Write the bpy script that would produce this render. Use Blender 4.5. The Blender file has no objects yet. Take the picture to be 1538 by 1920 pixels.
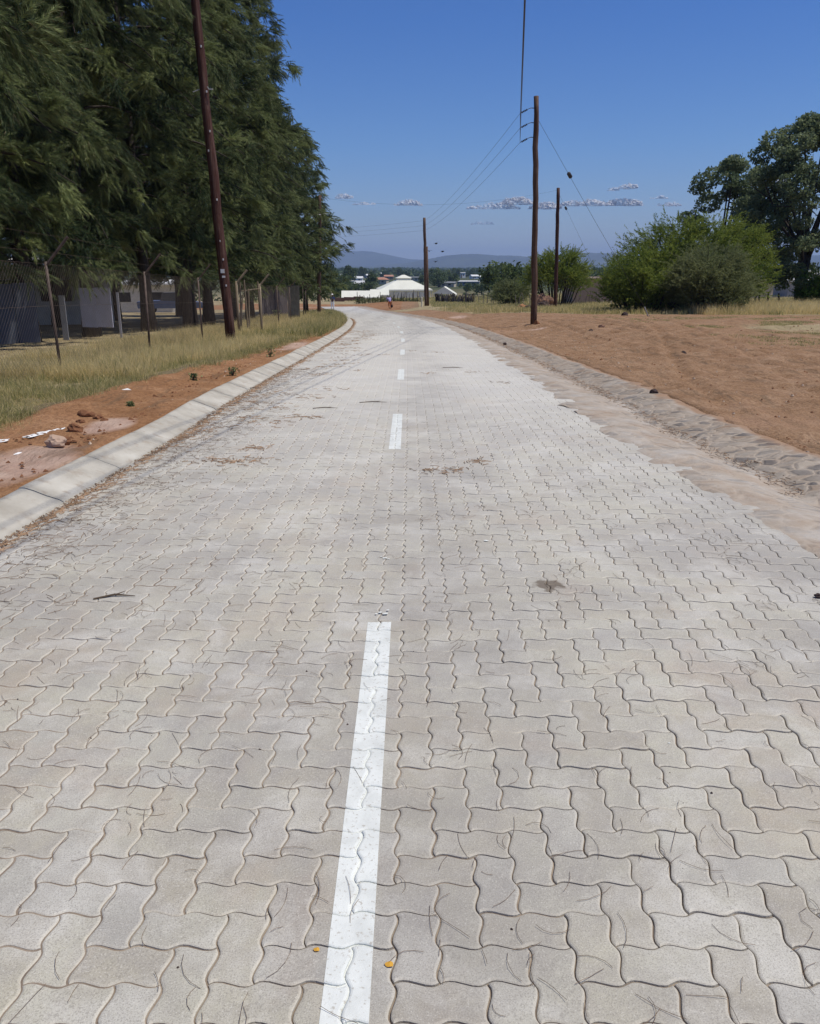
import bpy, bmesh, math, random
import numpy as np
from mathutils import Vector, Matrix, noise
rad = math.radians
S = bpy.context.scene
COL = S.collection
rng = np.random.default_rng(7)
random.seed(7)

# ------------------------------------------------------------------ camera, sky, sun
F_PX = 1541.0; TH = math.atan(460/F_PX); EYE = 1.6
cam_d = bpy.data.cameras.new('camera'); cam = bpy.data.objects.new('camera', cam_d); COL.objects.link(cam)
cam.location = (0, 0, EYE); cam.rotation_euler = (math.pi/2-TH, 0, 0)
cam_d.sensor_fit = 'HORIZONTAL'; cam_d.sensor_width = 36; cam_d.lens = 36*F_PX/1538
cam_d.clip_start = 0.05; cam_d.clip_end = 60000
S.camera = cam
SUN_EL = rad(65); SUN_AZ = rad(96)          # azimuth measured from +Y (ahead) towards +X (right)
sd = Vector((math.sin(SUN_AZ)*math.cos(SUN_EL), math.cos(SUN_AZ)*math.cos(SUN_EL), math.sin(SUN_EL)))
w = bpy.data.worlds.new('World'); S.world = w; w.use_nodes = True
nt = w.node_tree; nt.nodes.clear()
sky = nt.nodes.new('ShaderNodeTexSky'); sky.sky_type = 'NISHITA'; sky.sun_disc = False
sky.sun_elevation = SUN_EL; sky.sun_rotation = SUN_AZ; sky.altitude = 900; sky.air_density = 1.0; sky.dust_density = 0.3; sky.ozone_density = 1.6
bg = nt.nodes.new('ShaderNodeBackground'); bg.inputs['Strength'].default_value = 0.11
wo = nt.nodes.new('ShaderNodeOutputWorld')
tc = nt.nodes.new('ShaderNodeTexCoord'); sx_ = nt.nodes.new('ShaderNodeSeparateXYZ'); nt.links.new(tc.outputs['Generated'], sx_.inputs[0])
rp = nt.nodes.new('ShaderNodeValToRGB'); e_ = rp.color_ramp.elements
while len(e_) < 5: e_.new(.5)
for i_, (p_, c_) in enumerate(((0., (.66, .68, .84)), (.04, (.56, .63, .84)), (.127, (.43, .63, .95)), (.25, (.31, .565, 1.)), (1., (.36, .58, 1.)))):
    e_[i_].position = p_; e_[i_].color = (*c_, 1)
nt.links.new(sx_.outputs[2], rp.inputs[0])
mx_ = nt.nodes.new('ShaderNodeMix'); mx_.data_type = 'RGBA'; mx_.blend_type = 'MULTIPLY'; mx_.inputs[0].default_value = 1
nt.links.new(sky.outputs[0], mx_.inputs[6]); nt.links.new(rp.outputs[0], mx_.inputs[7])
nt.links.new(mx_.outputs[2], bg.inputs[0]); nt.links.new(bg.outputs[0], wo.inputs[0])
sl = bpy.data.lights.new('sun', 'SUN'); sl.energy = 4.3; sl.angle = rad(0.53); sl.color = (1.0, 0.93, 0.82)
so = bpy.data.objects.new('sun', sl); COL.objects.link(so)
so.rotation_euler = (-sd).to_track_quat('-Z', 'Y').to_euler()
so.location = (30, 10, 60)
S.view_settings.view_transform = 'Standard'; S.view_settings.look = 'None'
S.view_settings.exposure = -0.05; S.view_settings.gamma = 1.0; S.view_settings.use_curve_mapping = False
S.render.engine = 'CYCLES'
S.cycles.max_bounces = 5; S.cycles.diffuse_bounces = 3; S.cycles.transparent_max_bounces = 12; S.cycles.volume_bounces = 0

# ------------------------------------------------------------------ helpers
def props(o, label=None, cat=None, group=None, kind=None):
    if label: o['label'] = label
    if cat: o['category'] = cat
    if group: o['group'] = group
    if kind: o['kind'] = kind
    return o
def thing(name, label, cat, loc=(0, 0, 0), rz=0, group=None):
    o = bpy.data.objects.new(name, None); COL.objects.link(o)
    o.location = loc; o.rotation_euler = (0, 0, rz); o.empty_display_size = .3
    return props(o, label, cat, group)
def link(name, me, mat=None, parent=None, loc=None):
    o = bpy.data.objects.new(name, me); COL.objects.link(o)
    if mat is not None and len(me.materials) == 0: me.materials.append(mat)
    if parent is not None: o.parent = parent
    if loc is not None: o.location = loc
    return o
def np_mesh(name, V, faces, smooth=False, col=None, mats=None, cname='tint'):
    """V (N,3); faces list of (F,k) int arrays; col (F_total,) or (N,3/4) attribute"""
    me = bpy.data.meshes.new(name)
    V = np.ascontiguousarray(V, dtype=np.float32)
    me.vertices.add(len(V)); me.vertices.foreach_set('co', V.ravel())
    li = np.concatenate([f.ravel() for f in faces]).astype(np.int32)
    tot = np.concatenate([np.full(len(f), f.shape[1]) for f in faces]).astype(np.int32)
    st = np.concatenate([[0], np.cumsum(tot)[:-1]]).astype(np.int32)
    me.loops.add(len(li)); me.loops.foreach_set('vertex_index', li)
    me.polygons.add(len(tot)); me.polygons.foreach_set('loop_start', st); me.polygons.foreach_set('loop_total', tot)
    me.polygons.foreach_set('use_smooth', np.full(len(tot), smooth, dtype=bool))
    if mats is not None: me.polygons.foreach_set('material_index', mats.astype(np.int32))
    me.update(calc_edges=True)
    if col is not None:
        a = me.color_attributes.new(cname, 'FLOAT_COLOR', 'POINT')
        c = np.ones((len(V), 4), dtype=np.float32)
        if col.ndim == 1: c[:, 0] = col; c[:, 1] = col; c[:, 2] = col
        else: c[:, :col.shape[1]] = col
        a.data.foreach_set('color', c.ravel())
    me.validate(clean_customdata=False)
    return me
def grid_mesh(name, P, smooth=True, col=None, cname='tint'):
    """P (R,C,3) sheet"""
    R, C = P.shape[:2]
    i = np.arange(R*C).reshape(R, C)
    f = np.stack([i[:-1, :-1], i[:-1, 1:], i[1:, 1:], i[1:, :-1]], -1).reshape(-1, 4)
    return np_mesh(name, P.reshape(-1, 3), [f], smooth, None if col is None else col.reshape(R*C, -1), cname=cname)

class MB:
    def __init__(s): s.v = []; s.f = []
    def add(s, vs, fs):
        b = len(s.v); s.v += [tuple(v) for v in vs]; s.f += [tuple(b+i for i in f) for f in fs]; return s
    def box(s, c, d, rz=0, M=None):
        x, y, z = d[0]/2, d[1]/2, d[2]/2
        vs = [Vector((sx*x, sy*y, sz*z)) for sz in (-1, 1) for sy in (-1, 1) for sx in (-1, 1)]
        R = Matrix.Rotation(rz, 3, 'Z') if M is None else M
        vs = [R@v+Vector(c) for v in vs]
        return s.add(vs, [(0, 2, 3, 1), (4, 5, 7, 6), (0, 1, 5, 4), (1, 3, 7, 5), (3, 2, 6, 7), (2, 0, 4, 6)])
    def tube(s, pts, rs, n=8, caps=True):
        pts = [Vector(p) for p in pts]
        if not hasattr(rs, '__len__'): rs = [rs]*len(pts)
        rings = []
        up = Vector((0, 0, 1))
        d0 = (pts[1]-pts[0]).normalized()
        a = d0.cross(up)
        if a.length < .05: a = d0.cross(Vector((1, 0, 0)))
        a.normalize()
        for i, p in enumerate(pts):
            d = (pts[min(i+1, len(pts)-1)]-pts[max(i-1, 0)]).normalized()
            a = (a-d*a.dot(d)).normalized(); b = d.cross(a)
            rings.append([p+(a*math.cos(2*math.pi*k/n)+b*math.sin(2*math.pi*k/n))*rs[i] for k in range(n)])
        vs = [v for r in rings for v in r]; fs = []
        for i in range(len(pts)-1):
            for k in range(n):
                fs.append((i*n+k, i*n+(k+1) % n, (i+1)*n+(k+1) % n, (i+1)*n+k))
        if caps: fs += [tuple(range(n))[::-1], tuple((len(pts)-1)*n+k for k in range(n))]
        return s.add(vs, fs)
    def mesh(s, name, smooth=False):
        me = bpy.data.meshes.new(name); me.from_pydata(s.v, [], s.f); me.update()
        if smooth: me.polygons.foreach_set('use_smooth', [True]*len(me.polygons))
        return me
    def build(s, name, mat, parent=None, smooth=False): return link(name, s.mesh(name, smooth), mat, parent)

# ------------------------------------------------------------------ materials
def newmat(name):
    m = bpy.data.materials.new(name); m.use_nodes = True
    n = m.node_tree; n.nodes.clear()
    out = n.nodes.new('ShaderNodeOutputMaterial'); b = n.nodes.new('ShaderNodeBsdfPrincipled')
    n.links.new(b.outputs[0], out.inputs[0]); b.inputs['Roughness'].default_value = .8
    b.inputs['Specular IOR Level'].default_value = .25
    return m, n, b, out
def N(n, t, **k):
    x = n.nodes.new(t)
    for a, v in k.items():
        if a in x.inputs: x.inputs[a].default_value = v
        else: setattr(x, a, v)
    return x
def noise_n(n, scale, detail=4, rough=.55, co=None, dist=0):
    x = N(n, 'ShaderNodeTexNoise'); x.inputs['Scale'].default_value = scale; x.inputs['Detail'].default_value = detail
    x.inputs['Roughness'].default_value = rough; x.inputs['Distortion'].default_value = dist
    if co is not None: n.links.new(co, x.inputs['Vector'])
    return x.outputs[0]
def ramp(n, src, stops, interp='LINEAR'):
    r = n.nodes.new('ShaderNodeValToRGB'); r.color_ramp.interpolation = interp
    e = r.color_ramp.elements
    while len(e) < len(stops): e.new(.5)
    for i, (p, c) in enumerate(stops):
        e[i].position = p; e[i].color = (c, c, c, 1) if isinstance(c, (int, float)) else (*c, 1)
    n.links.new(src, r.inputs[0]); return r.outputs[0]
def mix(n, fac, a, b, mode='MIX'):
    x = n.nodes.new('ShaderNodeMix'); x.data_type = 'RGBA'; x.blend_type = mode
    def put(sock, v):
        if isinstance(v, (int, float)): sock.default_value = v if sock.type == 'VALUE' else (v, v, v, 1)
        elif isinstance(v, tuple): sock.default_value = (*v, 1)
        else: n.links.new(v, sock)
    put(x.inputs[0], fac); put(x.inputs[6], a); put(x.inputs[7], b)
    return x.outputs[2]
def math_n(n, op, a, b=None, clamp=False):
    x = n.nodes.new('ShaderNodeMath'); x.operation = op; x.use_clamp = clamp
    for i, v in enumerate((a, b)):
        if v is None: continue
        if isinstance(v, (int, float)): x.inputs[i].default_value = v
        else: n.links.new(v, x.inputs[i])
    return x.outputs[0]
def bump(n, b, h, strength=.3, dist=.01, prev=None):
    x = n.nodes.new('ShaderNodeBump'); x.inputs['Strength'].default_value = strength; x.inputs['Distance'].default_value = dist
    n.links.new(h, x.inputs['Height'])
    if prev is not None: n.links.new(prev, x.inputs['Normal'])
    n.links.new(x.outputs[0], b.inputs['Normal']); return x.outputs[0]
def objco(n):
    return n.nodes.new('ShaderNodeTexCoord').outputs['Object']
def attr(n, name='tint'):
    a = n.nodes.new('ShaderNodeAttribute'); a.attribute_name = name; return a
def simple(name, c, var=.25, scale=8, rough=.8, spec=.2, bmp=0, metal=0):
    m, n, b, o = newmat(name)
    co = objco(n)
    f = noise_n(n, scale, 5, .6, co)
    f = ramp(n, f, [(.3, 0.), (.7, 1.)])
    c1 = tuple(x*(1-var) for x in c); c2 = tuple(min(1, x*(1+var)) for x in c)
    n.links.new(mix(n, f, c1, c2), b.inputs['Base Color'])
    b.inputs['Roughness'].default_value = rough; b.inputs['Specular IOR Level'].default_value = spec
    b.inputs['Metallic'].default_value = metal
    if bmp: bump(n, b, noise_n(n, scale*4, 4, .6, co), .5, bmp)
    return m

def leafmat(name, dark, light, trans=.35, third=None):
    m = bpy.data.materials.new(name); m.use_nodes = True; n = m.node_tree; n.nodes.clear()
    out = n.nodes.new('ShaderNodeOutputMaterial')
    a = attr(n)
    sep = n.nodes.new('ShaderNodeSeparateColor'); n.links.new(a.outputs['Color'], sep.inputs[0])
    c = mix(n, sep.outputs[0], dark, light)
    if third: c = mix(n, sep.outputs[1], c, third)
    d = n.nodes.new('ShaderNodeBsdfPrincipled'); n.links.new(c, d.inputs['Base Color'])
    d.inputs['Roughness'].default_value = .6; d.inputs['Specular IOR Level'].default_value = .2
    t = n.nodes.new('ShaderNodeBsdfTranslucent'); n.links.new(c, t.inputs['Color'])
    x = n.nodes.new('ShaderNodeMixShader'); x.inputs[0].default_value = trans
    n.links.new(d.outputs[0], x.inputs[1]); n.links.new(t.outputs[0], x.inputs[2]); n.links.new(x.outputs[0], out.inputs[0])
    return m

def m_paver():
    m, n, b, o = newmat('paver_concrete')
    co = objco(n); a = attr(n)
    sep = n.nodes.new('ShaderNodeSeparateColor'); n.links.new(a.outputs['Color'], sep.inputs[0])
    c = ramp(n, sep.outputs[0], [(0., (.33, .30, .235)), (.2, (.395, .37, .295)), (.5, (.44, .425, .345)), (.78, (.43, .42, .355)), (1., (.40, .395, .365))])
    # blotches within and across stones
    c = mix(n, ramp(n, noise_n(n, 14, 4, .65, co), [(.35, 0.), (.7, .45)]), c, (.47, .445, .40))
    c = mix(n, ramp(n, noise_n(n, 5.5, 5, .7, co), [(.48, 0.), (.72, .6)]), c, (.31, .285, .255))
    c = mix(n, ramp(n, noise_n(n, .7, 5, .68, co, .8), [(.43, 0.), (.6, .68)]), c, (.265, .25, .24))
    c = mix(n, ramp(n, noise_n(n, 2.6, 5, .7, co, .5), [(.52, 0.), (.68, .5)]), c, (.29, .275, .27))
    c = mix(n, ramp(n, noise_n(n, 1.1, 5, .68, co, .4), [(.52, 0.), (.7, .5)]), c, (.40, .31, .23))
    c = mix(n, ramp(n, noise_n(n, 1.9, 5, .68, co, .4), [(.50, 0.), (.66, .65)]), c, (.56, .55, .52))
    # aggregate
    c = mix(n, ramp(n, noise_n(n, 260, 2, .5, co), [(.36, .5), (.5, 0.)]), c, (.18, .16, .14))
    c = mix(n, ramp(n, noise_n(n, 210, 2, .5, co), [(.58, 0.), (.7, .5)]), c, (.62, .60, .55))
    # pale laitance on chamfers, with bevel highlight put into the colour (G channel = edge)
    c = mix(n, math_n(n, 'MULTIPLY', sep.outputs[1], .6), c, (.57, .53, .46))
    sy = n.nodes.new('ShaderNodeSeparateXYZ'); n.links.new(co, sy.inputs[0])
    fy = ramp(n, math_n(n, 'MULTIPLY', math_n(n, 'ADD', sy.outputs[1], math_n(n, 'MULTIPLY', noise_n(n, .5, 4, .6, co), 5.)), .04), [(.12, 0.), (.62, .62)])  # paving colour lightened with distance, standing in for sheen at grazing view
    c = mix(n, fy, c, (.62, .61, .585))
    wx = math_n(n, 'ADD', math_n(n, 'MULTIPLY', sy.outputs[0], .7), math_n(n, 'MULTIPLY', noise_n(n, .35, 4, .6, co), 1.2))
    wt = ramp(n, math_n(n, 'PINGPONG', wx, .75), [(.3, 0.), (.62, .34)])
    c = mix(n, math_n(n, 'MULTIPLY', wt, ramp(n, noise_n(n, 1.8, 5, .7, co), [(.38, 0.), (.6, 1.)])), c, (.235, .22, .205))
    # oil stains
    for (sx, sy, r, st) in ((.72, 4.02, .09, .8), (-1.95, 3.4, .1, .6)):
        v = n.nodes.new('ShaderNodeVectorMath'); v.operation = 'DISTANCE'; n.links.new(co, v.inputs[0]); v.inputs[1].default_value = (sx, sy, 0)
        d = math_n(n, 'ADD', v.outputs['Value'], math_n(n, 'MULTIPLY', math_n(n, 'SUBTRACT', noise_n(n, 16, 3, .5, co), .5), .16))
        c = mix(n, math_n(n, 'MULTIPLY', ramp(n, math_n(n, 'DIVIDE', d, r*2), [(.35, 1.), (.5, 0.)]), st), c, (.12, .09, .06))
    c = mix(n, 1., c, (1.05, 1.04, .98), 'MULTIPLY')
    n.links.new(c, b.inputs['Base Color']); b.inputs['Roughness'].default_value = .68; b.inputs['Specular IOR Level'].default_value = .5
    p = bump(n, b, noise_n(n, 30, 4, .6, co), .35, .006)
    bump(n, b, noise_n(n, 240, 3, .6, co), .45, .0016, p)
    return m
def m_sand():
    m, n, b, o = newmat('joint_sand')
    co = objco(n)
    c = ramp(n, noise_n(n, 9, 5, .6, co), [(.3, (.14, .11, .085)), (.55, (.26, .21, .16)), (.75, (.38, .32, .25))])
    n.links.new(c, b.inputs['Base Color']); bump(n, b, noise_n(n, 120, 3, .6, co), .6, .004)
    return m
def m_paint():
    m, n, b, o = newmat('road_paint')
    co = objco(n)
    c = ramp(n, noise_n(n, 7, 5, .65, co), [(.25, (.58, .60, .56)), (.6, (.72, .745, .70))])
    c = mix(n, ramp(n, noise_n(n, 90, 3, .6, co), [(.58, 0.), (.68, .75)]), c, (.42, .39, .33))
    n.links.new(c, b.inputs['Base Color']); b.inputs['Roughness'].default_value = .6
    p = bump(n, b, noise_n(n, 30, 4, .6, co), .35, .005)
    bump(n, b, noise_n(n, 240, 3, .6, co), .4, .001, p)
    return m
def m_kerb():
    m, n, b, o = newmat('kerb_concrete')
    co = objco(n)
    c = ramp(n, noise_n(n, 2.2, 5, .65, co), [(.3, (.34, .315, .26)), (.55, (.46, .435, .37)), (.75, (.55, .53, .46))])
    c = mix(n, ramp(n, noise_n(n, 9, 4, .6, co), [(.54, 0.), (.68, .6)]), c, (.31, .25, .19))
    n.links.new(c, b.inputs['Base Color'])
    p = bump(n, b, noise_n(n, 6, 4, .6, co), .5, .02)
    bump(n, b, noise_n(n, 90, 4, .6, co), .4, .004, p)
    return m
def m_stonepitch():
    m, n, b, o = newmat('stone_pitching')
    co = objco(n); a = attr(n)
    mp = n.nodes.new('ShaderNodeMapping'); n.links.new(co, mp.inputs[0])
    mp.inputs['Scale'].default_value = (.75, 1.15, 1)
    wv = n.nodes.new('ShaderNodeVectorMath'); wv.operation = 'ADD'
    nz = N(n, 'ShaderNodeTexNoise'); nz.inputs['Scale'].default_value = 5; n.links.new(co, nz.inputs['Vector'])
    sc = n.nodes.new('ShaderNodeVectorMath'); sc.operation = 'SCALE'; sc.inputs['Scale'].default_value = .12
    n.links.new(nz.outputs['Color'], sc.inputs[0]); n.links.new(mp.outputs[0], wv.inputs[0]); n.links.new(sc.outputs[0], wv.inputs[1])
    v = n.nodes.new('ShaderNodeTexVoronoi'); v.inputs['Scale'].default_value = 6.5; n.links.new(wv.outputs[0], v.inputs['Vector'])
    v2 = n.nodes.new('ShaderNodeTexVoronoi'); v2.feature = 'DISTANCE_TO_EDGE'; v2.inputs['Scale'].default_value = 6.5; n.links.new(wv.outputs[0], v2.inputs['Vector'])
    rs = n.nodes.new('ShaderNodeSeparateColor'); n.links.new(v.outputs['Color'], rs.inputs[0])
    stone = ramp(n, rs.outputs[0], [(0., (.11, .10, .092)), (.3, (.20, .175, .145)), (.6, (.29, .25, .20)), (.85, (.24, .175, .12)), (1., (.36, .31, .245))])
    mortar = ramp(n, noise_n(n, 12, 4, .6, co), [(.3, (.28, .225, .17)), (.7, (.38, .325, .255))])
    e = math_n(n, 'ADD', v2.outputs[0], math_n(n, 'MULTIPLY', math_n(n, 'SUBTRACT', noise_n(n, 25, 3, .6, co), .5), .12))
    c = mix(n, ramp(n, e, [(.06, 0.), (.12, 1.)]), mortar, stone)
    sep = n.nodes.new('ShaderNodeSeparateColor'); n.links.new(a.outputs['Color'], sep.inputs[0])
    dust = math_n(n, 'ADD', math_n(n, 'MULTIPLY', sep.outputs[0], 1.1), math_n(n, 'MULTIPLY', math_n(n, 'SUBTRACT', noise_n(n, 2.6, 5, .65, co), .5), 1.6), True)
    dc = ramp(n, noise_n(n, 2.0, 5, .7, co), [(.32, (.37, .275, .20)), (.46, (.44, .375, .30)), (.6, (.49, .455, .40))])
    dc = mix(n, ramp(n, sep.outputs[1], [(.2, 0.), (.8, 1.)]), dc, (.31, .19, .11))
    c = mix(n, math_n(n, 'MULTIPLY', dust, .85), c, dc)
    n.links.new(c, b.inputs['Base Color'])
    h = math_n(n, 'MULTIPLY', ramp(n, v2.outputs[0], [(.0, 0.), (.2, 1.)]), math_n(n, 'SUBTRACT', 1., dust))
    p = bump(n, b, h, .75, .02)
    bump(n, b, noise_n(n, 40, 4, .6, co), .5, .008, p)
    return m
def m_ground():
    m, n, b, o = newmat('earth')
    co = objco(n); a = attr(n, 'zone')
    sep = n.nodes.new('ShaderNodeSeparateColor'); n.links.new(a.outputs['Color'], sep.inputs[0])
    def brk(ch, sc, amt=.9):
        v = math_n(n, 'ADD', sep.outputs[ch], math_n(n, 'MULTIPLY', math_n(n, 'SUBTRACT', noise_n(n, sc, 6, .7, co), .5), amt))
        return ramp(n, v, [(.4, 0.), (.62, 1.)])
    soil = ramp(n, noise_n(n, 1.1, 6, .7, co), [(.3, (.155, .12, .072)), (.55, (.21, .17, .10)), (.75, (.16, .15, .07))])
    red = ramp(n, noise_n(n, 1.6, 7, .72, co, .5), [(.28, (.225, .13, .068)), (.5, (.32, .20, .115)), (.72, (.41, .28, .18))])
    red = mix(n, ramp(n, noise_n(n, 22, 4, .6, co), [(.40, .55), (.52, 0.)]), red, (.16, .085, .048))
    red = mix(n, ramp(n, noise_n(n, .35, 4, .6, co), [(.55, 0.), (.7, .6)]), red, (.40, .255, .165))
    sxx = n.nodes.new('ShaderNodeSeparateXYZ'); n.links.new(co, sxx.inputs[0])
    red = mix(n, math_n(n, 'LESS_THAN', sxx.outputs[0], -1.), red, mix(n, 1., red, (1.0, .86, .74), 'MULTIPLY'))
    red = mix(n, ramp(n, noise_n(n, 60, 3, .6, co), [(.36, .5), (.46, 0.)]), red, (.12, .07, .04))
    pale = ramp(n, noise_n(n, 4, 5, .6, co), [(.3, (.38, .25, .19)), (.7, (.5, .37, .29))])
    grass = ramp(n, noise_n(n, .8, 6, .7, co), [(.3, (.20, .165, .085)), (.5, (.32, .26, .15)), (.7, (.43, .35, .22))])
    far = ramp(n, noise_n(n, .02, 8, .7, co), [(.35, (.045, .06, .028)), (.55, (.075, .085, .04)), (.68, (.14, .12, .065))])
    c = mix(n, brk(0, 1.3), soil, red)
    c = mix(n, brk(1, 1.0), c, grass)
    c = mix(n, brk(2, .9), c, pale)
    al = a.outputs['Alpha']
    c = mix(n, math_n(n, 'SUBTRACT', 1., al, True), c, far)
    n.links.new(c, b.inputs['Base Color']); b.inputs['Roughness'].default_value = .95; b.inputs['Specular IOR Level'].default_value = .1
    mp = n.nodes.new('ShaderNodeMapping'); n.links.new(co, mp.inputs[0]); mp.inputs['Rotation'].default_value = (0, 0, .35); mp.inputs['Scale'].default_value = (3.2, .45, 1)
    st = noise_n(n, 1.6, 6, .7, mp.outputs[0], .4)
    c = mix(n, math_n(n, 'MULTIPLY', ramp(n, st, [(.36, .5), (.47, 0.)]), al), c, (.12, .085, .055))
    n.links.new(c, b.inputs['Base Color'])
    p = bump(n, b, noise_n(n, 5, 6, .65, co), .8, .06)
    p = bump(n, b, st, .8, .05, p)
    bump(n, b, noise_n(n, 45, 5, .7, co), .8, .016, p)
    return m
def m_pole(name, c1, c2, c3):
    m, n, b, o = newmat(name)
    co = objco(n)
    mp = n.nodes.new('ShaderNodeMapping'); n.links.new(co, mp.inputs[0]); mp.inputs['Scale'].default_value = (14, 14, .5)
    f = noise_n(n, 1.2, 6, .7, mp.outputs[0], .3)
    c = ramp(n, f, [(.3, c1), (.5, c2), (.72, c3)])
    c = mix(n, ramp(n, noise_n(n, 2.5, 4, .6, co), [(.55, 0.), (.75, .5)]), c, c3)
    n.links.new(c, b.inputs['Base Color']); b.inputs['Roughness'].default_value = .75; b.inputs['Specular IOR Level'].default_value = .2
    bump(n, b, f, .7, .02)
    return m
M = {}
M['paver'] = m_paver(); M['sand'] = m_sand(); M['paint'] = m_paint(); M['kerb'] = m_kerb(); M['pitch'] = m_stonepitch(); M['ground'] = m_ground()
M['pole'] = m_pole('tarred_pole', (.03, .012, .009), (.065, .026, .019), (.14, .09, .07))
M['pole2'] = m_pole('weathered_pole', (.05, .026, .018), (.105, .062, .042), (.19, .13, .095))
M['stake'] = m_pole('stake_wood', (.14, .11, .08), (.24, .19, .13), (.34, .28, .2))
M['bark'] = m_pole('tree_bark', (.02, .016, .013), (.042, .034, .028), (.085, .07, .058))
M['needle'] = leafmat('needle_foliage', (.026, .054, .024), (.29, .345, .135), .26, (.24, .19, .11))
M['acacia'] = leafmat('acacia_foliage', (.085, .14, .022), (.31, .36, .07), .45, (.12, .13, .07))
M['acacia2'] = leafmat('grey_acacia_foliage', (.13, .155, .06), (.27, .30, .13), .4, (.15, .14, .09))
M['broad'] = leafmat('broadleaf_foliage', (.09, .13, .065), (.25, .30, .155), .4, (.25, .26, .16))
M['lime'] = leafmat('bright_foliage', (.09, .17, .02), (.17, .27, .04), .4)
M['village_leaf'] = leafmat('village_foliage', (.045, .078, .028), (.135, .18, .065), .3, (.16, .16, .075))
M['grass'] = leafmat('grass_blades', (.22, .235, .075), (.78, .64, .34), .5, (.10, .15, .045))
M['metal'] = simple('galvanised_metal', (.32, .33, .35), .3, 6, .5, .4)
M['postmetal'] = simple('rusty_post', (.10, .07, .055), .4, 12, .6, .3)
M['wire'] = simple('dark_wire', (.05, .05, .055), .2, 3, .5, .3)
M['whitem'] = simple('white_paint', (.75, .75, .72), .08, 3, .6, .3)
M['tent'] = simple('tent_canvas', (.70, .70, .60), .06, .6, .6, .3)
M['lime_powder'] = simple('white_powder', (.8, .8, .78), .1, 30, .9, .1, .01)
M['litter'] = simple('needle_litter', (.17, .105, .065), .5, 3, .8, .1)
M['litter2'] = simple('needle_debris', (.32, .21, .13), .4, 6, .9, .1, .01)
M['twig'] = simple('dead_twig', (.12, .09, .065), .4, 6, .8, .1)
M['clod'] = simple('earth_clod', (.20, .095, .05), .35, 9, .95, .1, .02)
M['rock'] = simple('brown_rock', (.22, .13, .09), .35, 5, .9, .15, .03)
M['rock2'] = simple('orange_rock', (.42, .2, .1), .25, 5, .9, .15, .03)
M['rock3'] = simple('dark_rock', (.07, .05, .045), .35, 5, .9, .15, .03)

# ------------------------------------------------------------------ the lie of the land
CY = np.array([-30, -3, 9.4, 15.4, 21.5, 27.5, 33.5, 39.5, 45.5, 51.4, 57.4, 63.4, 69.3, 75.3, 81.2, 90, 100, 112, 130, 150.])
CX = np.array([-.15, -.15, -.14, -.16, -.19, -.23, -.34, -.56, -.89, -1.36, -1.98, -2.70, -3.46, -4.25, -5.05, -6.3, -7.9, -10.2, -14.5, -21])
yy = np.linspace(-30, 150, 1801)
xx = np.interp(yy, CY, CX)
k_ = np.ones(61)/61; xx[30:-30] = np.convolve(xx, k_, 'valid')
def cx(y): return np.interp(y, yy, xx)
RY = np.array([-300, -40, 6, 10, 14, 81, 95, 112, 130, 150, 170, 300, 1000, 60000.])
RZ = np.array([0, 0, 0, -.04, -.175, -2.555, -3.02, -3.3, -3.5, -4.9, -6.1, -8.5, -10, -10.])
ry = np.linspace(-40, 400, 4401); rz_ = np.interp(ry, RY, RZ)
k_ = np.ones(31)/31; rz_[15:-15] = np.convolve(rz_, k_, 'valid')
def R(y): return np.where(np.asarray(y) < 399, np.interp(y, ry, rz_), np.interp(y, RY, RZ))
def ss(x, a, b):
    t = np.clip((np.asarray(x, dtype=float)-a)/(b-a), 0, 1); return t*t*(3-2*t)
def WL(y): return 2.2+.22*(1-ss(y, 3, 9))
def WR(y): return 2.28+.5*(1-ss(y, 2, 9.5))
def tz(x, y, cut=False):
    x = np.asarray(x, dtype=float); y = np.asarray(y, dtype=float)
    t = x-cx(y)
    z = R(y).astype(float)
    fade = 1-ss(y, 120, 160)
    z = z + fade*(.10*ss(-t, 2.3, 2.6)+.004*ss(t, 3.3, 3.7))
    z = z + .42*ss(t, 3.8, 9)*ss(y, 12, 34)*fade
    z = z + .028*np.clip(t-12, 0, 45)*ss(y, 32, 75)*(1-ss(y, 150, 260))
    if cut:
        c = ss(t, -WL(y)-.28, -WL(y)-.2)*(1-ss(t, WR(y)+1.22, WR(y)+1.36))*(1-ss(y, 105.5, 107))
        z = z-.22*c
    return z
def zz(x, y): return float(tz(x, y))
def ray(px, py):
    u = (px-769)/F_PX; v = (960-py)/F_PX
    return u, math.cos(TH)+v*math.sin(TH), -math.sin(TH)+v*math.cos(TH)
def at(px, py, Y):
    u, b, c = ray(px, py); t = Y/b; return Vector((u*t, Y, EYE+c*t))
def gp(px, py, lo=1.0, hi=400.):
    u, b, c = ray(px, py); Y = lo
    while Y < hi:
        t = Y/b
        if EYE+c*t <= zz(u*t, Y): break
        Y *= 1.004
    return Vector((u*Y/b, Y, zz(u*Y/b, Y)))
def onx(px, Y):
    """ground point at depth Y seen in column px"""
    X = (px-769)/F_PX*(Y*math.cos(TH)+(EYE-float(R(Y)))*math.sin(TH))
    return Vector((X, Y, zz(X, Y)))

def n2(x, y, s, seed=0.):
    f = noise.noise
    return np.array([f((a*s+seed, b*s-seed, seed*.37)) for a, b in zip(np.ravel(x), np.ravel(y))]).reshape(np.shape(x))

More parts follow.
